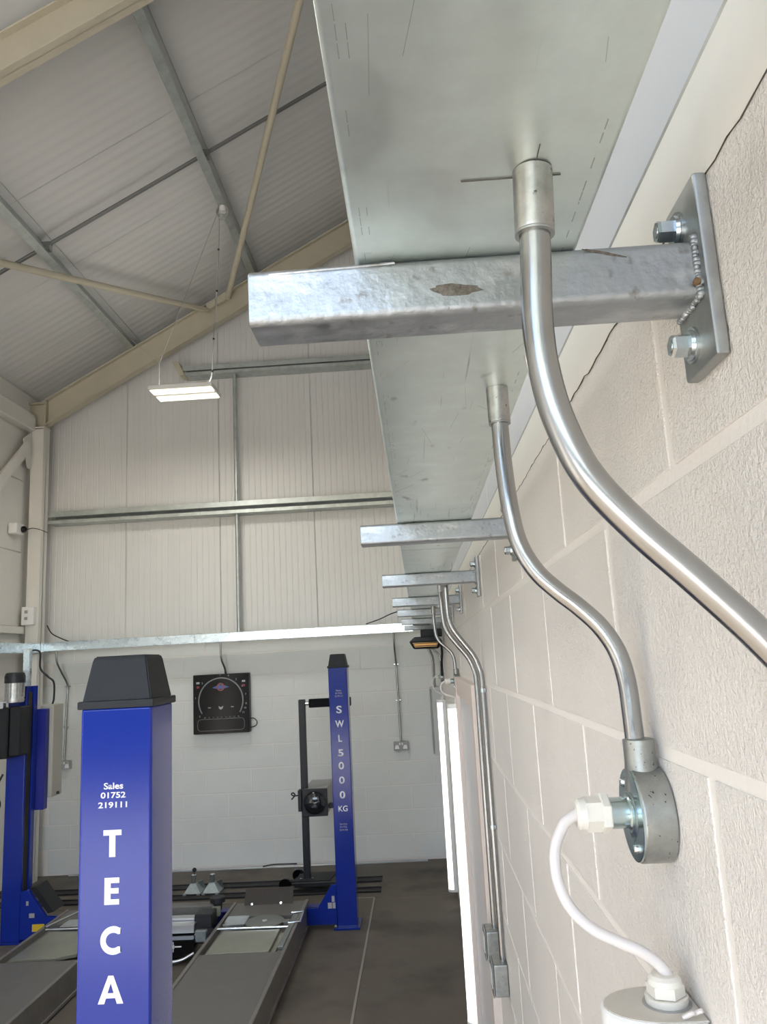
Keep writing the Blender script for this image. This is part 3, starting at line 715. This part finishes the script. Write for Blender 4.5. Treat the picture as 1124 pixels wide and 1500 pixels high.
LET = {'T': [[(0, .80), (1, .80), (1, 1), (0, 1)], [(.33, 0), (.67, 0), (.67, .81), (.33, .81)]],
       'E': [[(0, 0), (.42, 0), (.42, 1), (0, 1)], [(.41, .80), (1, .80), (1, 1), (.41, 1)], [(.41, .41), (.96, .41), (.96, .61), (.41, .61)], [(.41, 0), (1, 0), (1, .2), (.41, .2)]],
       'A': [[(0, 0), (.25, 0), (.5, .74), (.5, 1), (.40, 1)], [(.5, .74), (.75, 0), (1, 0), (.60, 1), (.5, 1)], [(.25+.25*.2/.74, .2), (.75-.25*.2/.74, .2), (.75-.25*.38/.74, .38), (.25+.25*.38/.74, .38)]],
       'C': letterC()}

# ------------------------------------------------------------------ lift posts
def post(x0, x1, y0, y1, ztop, label, m='blue', cap=True, base=True):
    o = thing('lift_post', label, 'post', ((x0+x1)/2, (y0+y1)/2, 0))
    obj('upright', B(x0, x1, y0, y1, .01, ztop, bev=.006, seg=3), m, o, shade=50)
    if base: obj('base_plate', B(x0-.025, x1+.02, y0-.03, y1+.05, 0, .014, bev=.002), m, o)
    if cap:
        c = obj('cap', MB().box(x0-.006, x1+.006, y0-.006, y1+.006, ztop-.002, ztop+.014, bev=.003, seg=2), 'black', o, shade=40)
        def rg(z, i): return [Vector((x0+i, y0+i*.9, z)), Vector((x1-i, y0+i*.9, z)), Vector((x1-i, y1-i, z)), Vector((x0+i, y1-i, z))]
        t = MB(); b = bmesh.new(); vv = [[b.verts.new(p) for p in rg(z, i)] for z, i in ((ztop+.010, .001), (ztop+.096, .0165), (ztop+.103, .020))]
        for a, c_ in zip(vv, vv[1:]):
            for i in range(4): b.faces.new((a[i], a[(i+1) % 4], c_[(i+1) % 4], c_[i]))
        b.faces.new(vv[-1]); bmesh.ops.bevel(b, geom=[e for e in b.edges if not e.is_boundary], offset=.0025, segments=2, affect='EDGES')
        t.add(b); obj('cap_top', t, 'black', o, shade=40)
    return o
p1 = post(-.6885, -.5435, 1.60, 1.738, 1.842, 'big blue lift post in the foreground with white vertical letters')
YP = 1.5994
for ch, x, z, w, h in (('T', -.6205, 1.582, .036, .050), ('E', -.6205, 1.4945, .029, .049), ('C', -.6225, 1.406, .039, .051), ('A', -.6205, 1.3195, .049, .049)):
    poly_letter('lettering', LET[ch], x, z, w, h, YP, 'white', p1)
text('lettering', 'Sales', -.6195, 1.690, .0125, YP, 'white', p1, .039, .02)
text('lettering', '01752', -.6200, 1.6725, .0115, YP, 'white', p1, .050, .02)
text('lettering', '219111', -.6208, 1.654, .0115, YP, 'white', p1, .058, .02)

p2 = post(-.698, -.553, 6.10, 6.25, 1.862, 'slim blue lift post at the far right with vertical white capacity letters', 'blue')
for ch, z, h in (('S', 1.548, .056), ('W', 1.442, .052), ('L', 1.336, .052), ('5', 1.23, .052), ('0', 1.15-.013, .054), ('0', 1.045-.012, .054), ('0', .945-.017, .054), ('KG', .830, .042)):
    zz_ = z
    text('lettering', ch, -.6245, zz_, h, 6.0994, 'white', p2, {'W': .066, 'KG': .070, 'L': .028}.get(ch, .042), .022)
for i, (t_, w) in enumerate((('Sales', .042), ('01752', .052), ('219111', .060))): text('lettering', t_, -.6225, 1.690-.021*i, .0135, 6.0994, 'dim', p2, w, .01)
for i, (t_, w) in enumerate((('Service', .056), ('01752', .052), ('219190', .060))): text('lettering', t_, -.6255, .722-.021*i, .0135, 6.0994, 'dim', p2, w, .01)
for x in (-.68, -.573):
    for z in (1.835, 1.735): obj('rivet', MB().lathe((x, 6.10, z), (0, -1, 0), [(-.002, .004), (.002, .004)], 8), 'dark', p2)
for x in (-.71, ): obj('anchor_bolt', MB().lathe((x, 6.085, .014), (0, 0, 1), [(0, .012), (.012, .012), (.02, .006)], 6), 'bolt', p2)

p3 = post(-3.19, -3.045, 6.08, 6.23, 1.845, 'blue lift post at the left edge carrying the motor unit', 'blue', cap=False)
obj('side_channel', B(-3.044, -3.03, 6.17, 6.23, .02, 1.845, bev=.002), 'blue', p3)
obj('channel_slot', B(-3.0455, -3.042, 6.105, 6.165, .3, 1.80), 'slot', p3, label='dark slot up the side of the post')
obj('rear_channel', B(-3.06, -2.965, 6.235, 6.30, .9, 1.66, bev=.003), 'blue_dark', p3)
ob = thing('control_box', 'beige control cabinet fixed behind the left lift post', 'cabinet', (-3.0, 6.4, .98))
obj('cabinet', B(-3.045, -2.935, 6.305, 6.48, .98, 1.69, bev=.004), 'cab', ob)
obj('latch', MB().lathe((-2.935, 6.40, 1.0), (1, 0, 0), [(0, .012), (.015, .012)], 10), 'dark', ob)
mu = thing('power_unit', 'black hydraulic unit with a finned electric motor on the left post', 'motor', (-3.12, 5.98, 1.33))
obj('oil_tank', MB().box(-3.33, -3.095, 5.90, 6.075, 1.325, 1.695, bev=.008).box(-3.093, -3.005, 5.92, 6.07, 1.34, 1.70, bev=.008), 'black', mu)
mo = MB().lathe((-3.095, 5.99, 1.73), (0, 0, 1), [(0, .068), (.02, .072), (.04, .062), (.15, .062)], 24)
for k in range(20):
    a = 2*pi*k/20; mo.box(-.003, .003, .060, .071, 0, .11, rot=Matrix.Translation((-3.095, 5.99, 1.765)) @ Matrix.Rotation(a, 4, 'Z'))
obj('motor', mo, 'motor', mu, shade=40)
obj('fan_cover', MB().lathe((-3.095, 5.99, 1.875), (0, 0, 1), [(0, .075), (.05, .075), (.075, .066), (.08, .05)], 24), 'dark', mu, shade=40)
obj('valve_block', B(-3.19, -3.12, 5.87, 5.92, 1.69, 1.745, bev=.004), 'silver', mu)
tag(obj('post_conduit', MB().box(-3.14, -3.085, 6.19, 6.23, 1.846, 2.14, bev=.003), 'galv_far'), 'short square galvanised riser between left post and trunking', 'trunking')
tag(obj('black_lead', MB().tube(smooth([(-3.16, 6.26, 2.08), (-3.13, 6.27, 2.12), (-3.06, 6.3, 2.11), (-3.055, 6.31, 1.98), (-3.0, 6.33, 1.91), (-2.96, 6.35, 1.86), (-2.97, 6.38, 1.74), (-2.985, 6.39, 1.69)]), .008, 8), 'dark', shade=60), 'curved black lead dropping into the beige control cabinet', 'cable')
tag(obj('black_lead', MB().tube(smooth([(-3.74, 7.84, 2.42), (-3.70, 7.86, 2.34), (-3.62, 7.87, 2.29), (-3.52, 7.88, 2.245)]), .006, 6), 'dark', shade=60), 'thin dark lead beside the foot of the white column above trunking', 'cable')
tag(obj('black_lead', MB().tube(smooth([(-.50, 7.86, 2.26), (-.36, 7.84, 2.30), (-.24, 7.8, 2.345), (-.12, 7.7, 2.37)]), .006, 6), 'dark', shade=60), 'thin dark lead rising behind the far end of the brackets', 'cable')
# cross beam between the far posts, with gussets
cb_ = thing('cross_beam', 'blue cross beam joining the two far lift posts', 'beam', (-1.87, 6.2, .03))
obj('beam', B(-3.03, -.70, 6.12, 6.22, .03, .145, bev=.004), 'blue_dark', cb_)
obj('gusset', MB().prism([(-.70, 6.11, .03), (-.70, 6.11, .30), (-.735, 6.11, .30), (-.84, 6.11, .145), (-.96, 6.11, .145), (-.96, 6.11, .03)], (0, .03, 0), bev=.002), 'blue', cb_)
obj('gusset', MB().prism([(-3.03, 6.05, .03), (-3.03, 6.05, .36), (-2.98, 6.05, .37), (-2.84, 6.05, .18), (-2.74, 6.05, .17), (-2.74, 6.05, .05)], (0, .04, 0), bev=.002), 'blue', cb_)
obj('guard_plate', MB().prism([(-2.985, 6.10, .375), (-2.94, 6.10, .38), (-2.80, 6.10, .20), (-2.845, 6.10, .19)], (0, .18, 0), bev=.002), 'black', cb_)
obj('yellow_label', B(-2.935, -2.845, 6.047, 6.0495, .085, .135), 'yellow', cb_, label='yellow sticker')
for x, z, w in ((-2.985, .265, .018), (-2.96, .18, .04)): obj('safety_label', B(x, x+w, 6.047, 6.0495, z, z+.03), 'tester_top', cb_)
for x, z, w in ((-.735, .185, .02), (-.765, .140, .03), (-.730, .140, .02)): obj('safety_label', B(x, x+w, 6.107, 6.1095, z, z+.04), 'dim', cb_, label='small grey sticker')

# ------------------------------------------------------------------ runways
def runway(x0, x1, y0, y1, label, plate_round=False):
    o = thing('lift_runway', label, 'runway', ((x0+x1)/2, (y0+y1)/2, 0))
    obj('deck', B(x0, x1, y0, 5.20, .045, .168, bev=.003), 'ramp', o)
    obj('deck', B(x0, x1, 5.92, y1, .045, .168, bev=.003), 'ramp', o)
    obj('recess_floor', B(x0, x1, 5.20, 5.92, .045, .135), 'ramp_side', o)
    for a, b_ in ((x0-.012, x0+.012), (x1-.012, x1+.012)):
        obj('side_rail', B(a, b_, y0, y1, .015, .176, bev=.003), 'ramp_side', o)
        obj('side_foot', B(a-.01, b_+.01, y0, y1, .01, .03, bev=.002), 'ramp_side', o)
    return o
r1 = runway(-1.475, -.935, 1.75, 6.235, 'grey lift runway in the middle with turntable disc and stop plate')
obj('slip_plate', B(-1.415, -1.03, 5.205, 5.605, .150, .172, bev=.002), 'slip', r1)
obj('slip_edge', B(-1.44, -1.0, 5.22, 5.60, .135, .150), 'slip', r1)
obj('turntable', MB().lathe((-1.165, 5.77, .15), (0, 0, 1), [(0, .135), (.024, .135), (.028, .13)], 40), 'disc', r1, shade=40)
obj('turntable_hub', MB().lathe((-1.165, 5.77, .1785), (0, 0, 1), [(0, .02), (.004, .018)], 16), 'silver', r1)
obj('turntable_arm', B(-1.06, -.99, 5.74, 5.80, .16, .176, bev=.003), 'disc', r1)
obj('spacer_block', B(-1.445, -1.29, 5.70, 5.88, .14, .185, bev=.004), 'silver', r1)
obj('cross_rod', MB().tube([(-1.46, 5.635, .178), (-.975, 5.625, .178)], .008, 8), 'silver', r1, shade=60)
hd = MB().tube([(-1.0, 5.91, .18), (-.915, 5.915, .185), (-.908, 5.70, .185), (-.99, 5.695, .18)], .007, 8)
obj('lock_handle', hd, 'silver', r1, shade=50)
obj('guide_rail', B(-.985, -.945, 5.25, 5.88, .16, .182, bev=.004), 'disc', r1)
obj('stop_plate', MB().prism([(-1.395, 6.17, .168), (-1.035, 6.17, .168), (-1.035, 6.23, .262), (-1.395, 6.23, .262)], (0, .012, .006), bev=.001), 'brown', r1, label='dark brown wheel stop')
for x in (-1.335, -1.12): obj('stop_bolt', MB().lathe((x, 6.165, .175), (0, -.8, .5), [(-.004, .010), (.008, .010)], 6), 'bolt', r1)
r2_ = runway(-2.75, -2.215, 1.75, 6.235, 'grey lift runway at the bottom left, partly hidden by the near post')
pts = [(-2.68, 5.24, .150), (-2.40, 5.235, .150), (-2.28, 5.30, .150), (-2.25, 5.42, .150), (-2.25, 5.74, .150), (-2.66, 5.74, .150)]
obj('slip_plate', MB().prism(pts, (0, 0, .022), bev=.002), 'slip', r2_)
obj('turntable', MB().lathe((-2.36, 5.90, .155), (0, 0, 1), [(0, .12), (.022, .12), (.026, .115)], 36), 'disc', r2_, shade=40)
obj('spacer_block', B(-2.62, -2.46, 5.80, 5.95, .15, .186, bev=.004), 'silver', r2_)
obj('cross_rod', MB().tube([(-2.70, 5.765, .18), (-2.26, 5.76, .18)], .008, 8), 'silver', r2_, shade=60)
obj('lock_handle', MB().tube([(-2.69, 5.80, .18), (-2.72, 5.80, .185), (-2.60, 6.08, .2), (-2.5, 6.06, .2)], .007, 8), 'silver', r2_, shade=50)

# jacking beam between the runways
jk = thing('jacking_beam', 'black and white jacking beam between the runways', 'jack', (-1.9, 5.6, .02))
obj('top_bar', B(-2.19, -1.625, 5.66, 5.74, .150, .205, bev=.004), 'alu', jk)
obj('top_bar', B(-2.19, -1.65, 5.76, 5.83, .185, .220, bev=.004), 'alu', jk)
obj('front_box', MB().prism([(-2.19, 5.55, .145), (-1.60, 5.55, .145), (-1.59, 5.55, .10), (-1.62, 5.55, .045), (-1.70, 5.55, .025), (-2.19, 5.55, .025)], (0, .14, 0), bev=.004), 'gloss', jk)
obj('lower_bar', MB().tube(smooth([(-2.19, 5.52, .022), (-1.80, 5.52, .022), (-1.68, 5.53, .030), (-1.60, 5.56, .06)]), .011, 8), 'alu', jk, shade=60)
obj('end_arm', MB().box(-1.64, -1.52, 5.72, 5.86, .15, .25, bev=.006).box(-1.60, -1.50, 5.60, 5.70, .10, .17, bev=.006), 'dark', jk)
obj('roller', MB().lathe((-1.56, 5.63, .155), (-1, -.2, 0), [(0, .02), (.05, .02)], 12), 'silver', jk, shade=40)
obj('end_fitting', B(-1.60, -1.52, 5.58, 5.62, .115, .19, bev=.006), 'jack', jk)
obj('saddle', MB().lathe((-1.545, 5.98, .20), (0, 0, 1), [(0, .03), (.05, .035), (.055, .055), (.085, .055), (.09, .05)], 20), 'dark', jk, shade=40)
obj('saddle_bracket', B(-1.56, -1.50, 5.86, 5.90, .19, .25, bev=.004), 'slip', jk)
obj('emblem', MB().prism([(-1.742, 5.5494, .095), (-1.728, 5.5494, .095), (-1.728, 5.5494, .117), (-1.742, 5.5494, .117)], (0, .001, 0)).prism([(-1.737, 5.5494, .075), (-1.733, 5.5494, .075), (-1.733, 5.5494, .135), (-1.737, 5.5494, .135)], (0, .001, 0)).box(-1.725, -1.68, 5.5494, 5.5504, .102, .110), 'white', jk, label='small white cross-shaped emblem')
obj('rear_beam', B(-2.20, -1.56, 5.95, 6.05, .12, .24, bev=.005), 'ramp', jk)

# ------------------------------------------------------------------ headlamp tester, rails, stands
def rail_floor(y0, y1, x1, label):
    o = thing('floor_rail', label, 'rail', (-2.2, (y0+y1)/2, 0))
    obj('channel', B(-3.93, x1, y0, y1, .0, .006), 'slot', o)
    obj('lip', B(-3.93, x1, y0-.006, y0+.006, 0, .016, bev=.002), 'dark', o)
    obj('lip', B(-3.93, x1, y1-.006, y1+.006, 0, .016, bev=.002), 'dark', o)
rail_floor(6.97, 7.09, -.425, 'dark floor rail nearer the camera, under the black tester')
rail_floor(7.28, 7.41, -.43, 'dark floor rail nearer the far wall, behind the stands')
hb = thing('headlamp_tester', 'dark headlamp tester on a tall mast running on floor rails', 'tester', (-1.0, 7.2, 0))
obj('mast', B(-1.092, -1.034, 7.12, 7.18, .06, 1.59, bev=.005), 'dark', hb)
obj('top_arm', B(-.998, -.62, 7.11, 7.19, 1.515, 1.592, bev=.006), 'gloss', hb)
obj('arm_pivot', MB().tube([(-1.035, 7.15, 1.553), (-.995, 7.15, 1.553)], .018, 10), 'bolt', hb, shade=50)
lh = obj('lens_housing', B(-1.075, -.853, 7.05, 7.07, .607, .836, bev=.006), 'dark', hb)
obj('lens', MB().lathe((-.964, 7.05, .718), (0, -1, 0), [(-.01, .094), (.004, .092), (.018, .07), (.024, .04), (.026, .002)], 36), 'lens', lh, shade=60)
obj('lens_ring', MB().rings([[Vector((-.964+r*cos(2*pi*k/36), y, .718+r*sin(2*pi*k/36))) for k in range(36)] for r, y in ((.092, 7.048), (.092, 7.042), (.102, 7.042), (.102, 7.048))], caps=False, close=True), 'black', lh, shade=40)
obj('optical_box', MB().prism([(-1.065, 7.07, .615), (-.86, 7.07, .615), (-.86, 7.07, .83), (-1.065, 7.07, .83)], (0, .55, 0), bev=.004), 'tester_top', hb)
obj('side_plate', B(-1.112, -1.080, 7.06, 7.14, .65, .828, bev=.004), 'dark', hb)
obj('clamp_handle', MB().tube(smooth([(-1.112, 7.09, .78), (-1.15, 7.06, .785), (-1.165, 7.05, .80), (-1.15, 7.05, .81), (-1.135, 7.05, .79), (-1.165, 7.05, .755)]), .006, 6), 'dark', hb, shade=60)
obj('rear_grip', B(-.853, -.79, 7.10, 7.16, .66, .70, bev=.006), 'dark', hb)
obj('base', B(-1.16, -.70, 7.03, 7.33, .045, .085, bev=.006), 'dark', hb)
obj('base_plate', MB().prism([(-1.19, 7.05, .085), (-.86, 7.05, .085), (-.82, 7.32, .085), (-1.12, 7.32, .085)], (0, 0, .008)), 'black', hb)
for x, y in ((-1.24, 7.05), (-1.17, 7.34)):
    obj('wheel', MB().lathe((x, y-.015, .07), (0, 1, 0), [(0, .045), (.004, .053), (.030, .053), (.034, .045)], 20), 'gloss', hb, shade=40)
for x in (-.70, -.72): obj('wheel', MB().lathe((x, 7.05 if x > -.71 else 7.34, .05), (0, 1, 0), [(0, .035), (.03, .035)], 16), 'gloss', hb, shade=40)
for x, y in ((-1.11, 7.09), (-1.06, 7.08), (-1.01, 7.09)): obj('base_bolt', MB().lathe((x, y, .093), (0, 0, 1), [(0, .010), (.012, .010)], 6), 'bolt', hb)

def stand(x, label, knob):
    o = thing('jack_stand', label, 'jack stand', (x, 7.17, 0), 'zinc stands on the floor rail')
    b = bmesh.new(); lo = [(-.075, -.07), (.075, -.07), (.075, .09), (-.075, .09)]; hi = [(-.025, -.03), (.025, -.03), (.025, .03), (-.025, .03)]
    def ring(c, z): return [b.verts.new((x+p[0], 7.17+p[1], z)) for p in c]
    q = [ring(lo, .012), ring(hi, .085)]
    for i in range(4): b.faces.new((q[0][i], q[0][(i+1) % 4], q[1][(i+1) % 4], q[1][i]))
    b.faces.new(q[1]); m = MB().add(b)
    obj('foot', m.box(x-.074, x-.045, 7.08, 7.27, .0, .018, bev=.003).box(x+.045, x+.074, 7.08, 7.27, 0, .018, bev=.003), 'jack', o)
    obj('screw', MB().lathe((x, 7.17, .08), (0, 0, 1), [(0, .022), (.07, .022), (.075, .016)], 14), 'silver', o, shade=40)
    obj('rear_wing', MB().prism([(x+.03, 7.2, .02), (x+.078, 7.26, .02), (x+.06, 7.24, .09), (x+.03, 7.2, .085)], (-.006, .01, 0)), 'jack', o)
    if knob:
        obj('knob', MB().lathe((x-.004, 7.2, .165), (0, 0, 1), [(0, .006), (.008, .016), (.02, .019), (.032, .014), (.038, .003)], 14), 'dark', o, shade=60)
        obj('knob_stem', MB().tube([(x, 7.19, .1), (x-.004, 7.2, .17)], .005, 6), 'dark', o)
stand(-2.058, 'zinc jack stand with a black knob on the floor rail', True)
stand(-1.895, 'zinc jack stand without a knob, right of its twin', False)
tag(obj('floor_strip', MB().box(-3.5, -.02, 7.90, 7.955, 0, .012, bev=.002), 'alu'), 'aluminium strip lying along the foot of the far wall', 'strip')
tag(obj('dark_rod', MB().tube(smooth([(-1.60, 7.90, .02), (-1.5, 7.91, .03), (-1.38, 7.92, .028), (-1.28, 7.95, .02)]), .006, 6), 'dark'), 'short dark rod lying on the strip by the far wall', 'rod')

# ------------------------------------------------------------------ dial display
dd = thing('dial_display', 'square black dial display hanging on the far wall', 'display', (-1.985, 7.94, 1.27))
DX0, DX1, DZ0, DZ1, DY = -2.262, -1.70, 1.27, 1.845, 7.895
obj('case', B(DX0, DX1, DY, YF-.004, DZ0, DZ1, bev=.004), 'dark', dd)
obj('screen', B(DX0+.004, DX1-.004, DY-.004, DY+.002, DZ0+.004, DZ1-.004, bev=.001), 'gloss', dd)
YD = DY-.0048; cx, cz, rad = -1.983, 1.585, .222
def arc(r0, r1, a0, a1, n, y=YD, c=(cx, cz)):
    mb = MB()
    for k in range(n):
        a, b = a0+(a1-a0)*k/n, a0+(a1-a0)*(k+1)/n
        mb.prism([(c[0]+r0*cos(a), y, c[1]+r0*sin(a)), (c[0]+r0*cos(b), y, c[1]+r0*sin(b)), (c[0]+r1*cos(b), y, c[1]+r1*sin(b)), (c[0]+r1*cos(a), y, c[1]+r1*sin(a))], (0, .0008, 0))
    return mb
obj('dial_scale', arc(rad-.006, rad+.006, R(212), R(-32), 40), 'print', dd)
for t_, a in (('0', 214), ('1', 172), ('2', 136), ('3', 91), ('4', 72), ('5', 52), ('6', 32), ('7', 12), ('8', -8), ('10', -18), ('12', -28)):
    rr = rad+.034; text('numeral', t_, cx+rr*cos(R(a)), cz+rr*sin(R(a)), .018, YD, 'dim', dd, None, .01)
for i in range(9): text('numeral', '%d' % (i % 8+1), cx-.16+.042*i, 1.427+.0, .010, YD, 'print', dd, .016, .01)
for x in (-2.212, -1.752):
    obj('indicator', B(x-.016, x+.016, YD, YD+.001, 1.757, 1.776), 'dim', dd)
    obj('indicator', B(x-.014, x+.014, YD, YD+.001, 1.714, 1.736), 'red', dd)
obj('emblem', MB().prism([(cx-.085, YD, 1.713), (cx-.03, YD, 1.700), (cx+.03, YD, 1.700), (cx+.085, YD, 1.716), (cx+.03, YD, 1.738), (cx-.03, YD, 1.738)], (0, .0008, 0)), 'logo_blue', dd, label='blue winged emblem')
obj('emblem_ring', arc(.024, .040, 0, 2*pi, 24, YD-.0006, (cx, 1.719)), 'logo_red', dd)
obj('pictogram', MB().prism([(cx-.024, YD, 1.535), (cx, YD, 1.522), (cx+.024, YD, 1.535), (cx+.018, YD, 1.51), (cx, YD, 1.498), (cx-.018, YD, 1.51)], (0, .0008, 0)), 'dim', dd)
for x in (cx-.115, cx+.115): obj('pictogram', B(x-.014, x+.014, YD, YD+.001, 1.516, 1.527), 'print', dd)
def rrect(x0, x1, z0, z1, r, w):
    def P(i):
        o = []
        for px, pz, a0 in ((x1-r, z1-r, 0), (x0+r, z1-r, 90), (x0+r, z0+r, 180), (x1-r, z0+r, 270)):
            for k in range(6): a = R(a0+18*k); o.append((px+(r-i)*cos(a), pz+(r-i)*sin(a)))
        return o
    a, b = P(0), P(w); mb = MB(); n = len(a)
    for k in range(n):
        j = (k+1) % n
        mb.prism([(a[k][0], YD, a[k][1]), (a[j][0], YD, a[j][1]), (b[j][0], YD, b[j][1]), (b[k][0], YD, b[k][1])], (0, .0008, 0))
    return mb
obj('panel_outline', rrect(-2.218, -1.748, 1.298, 1.413, .035, .0035), 'print', dd)
obj('lead', MB().tube(smooth([(DX1, 7.94, 1.40), (DX1+.04, 7.94, 1.395), (DX1+.065, 7.94, 1.36), (DX1+.05, 7.94, 1.325), (DX1, 7.94, 1.31)]), .005, 6), 'dark', dd, shade=60)

def wall_socket(x, z, label, lid):
    o = thing('wall_socket', label, 'socket', (x, 7.95, z), 'metal double sockets')
    obj('back_box', B(x-.074, x+.074, 7.938, YF-.003, z, z+.086, bev=.006, seg=2), 'db', o, shade=40)
    obj('face_plate', B(x-.073, x+.073, 7.931, 7.939, z+.002, z+.084, bev=.002), lid, o)
    for s in (-1, 1):
        obj('socket_insert', MB().prism([(x+s*.040-.022, 7.9305, z+.016), (x+s*.040+.022, 7.9305, z+.016), (x+s*.040+.014, 7.9305, z+.052), (x+s*.040-.014, 7.9305, z+.052)], (0, -.001, 0)), 'white', o)
        obj('rocker', B(x+s*.012-.007, x+s*.012+.007, 7.926, 7.931, z+.052, z+.074, bev=.001), 'batten', o)
wall_socket(-3.585, .995, 'metal double socket on the far wall left of the near post', 'galv_plate')
wall_socket(-.217, 1.02, 'pale double socket on the far wall right of the far post', 'tester_top')
def wallconduit(pts, clips, label):
    p = pts[-1]; o = thing('conduit', label, 'conduit', (p[0], p[1], p[2]))
    obj('pipe', MB().tube(smooth(pts, 5), .0105, 10), 'conduit', o, shade=60)
    for z in clips:
        x = min(pts, key=lambda q: abs(q[2]-z))[0]
        obj('saddle', MB().box(x-.026, x+.026, 7.955, YF-.003, z-.008, z+.008, bev=.002), 'bolt', o)
wallconduit([(-3.62, 7.80, 2.157), (-3.62, 7.82, 2.05), (-3.60, 7.88, 1.95), (-3.567, 7.955, 1.82), (-3.567, 7.957, 1.70), (-3.575, 7.957, 1.4), (-3.585, 7.957, 1.08)], (1.80, 1.40), 'conduit dropping down the far wall to the left socket')
wallconduit([(-1.955, 7.80, 2.157), (-1.957, 7.81, 2.05), (-1.953, 7.83, 1.98), (-1.94, 7.90, 1.90), (-1.938, 7.93, 1.84)], (), 'short conduit dropping into the top of the dial display')
wallconduit([(-.226, 7.80, 2.157), (-.227, 7.82, 2.05), (-.227, 7.87, 1.97), (-.223, 7.955, 1.86), (-.223, 7.957, 1.75), (-.219, 7.957, 1.45), (-.217, 7.957, 1.105)], (1.85, 1.50), 'conduit dropping down the far wall to the right socket')
tag(obj('hydraulic_hose', MB().tube(smooth([(-3.195, 6.05, 1.20), (-3.22, 6.02, 1.12), (-3.205, 6.0, 1.05), (-3.20, 6.03, .98), (-3.235, 6.02, .90), (-3.26, 6.04, .98)]), .008, 8), 'dark', shade=60), 'black hose looped beside the left blue lift post', 'hose')
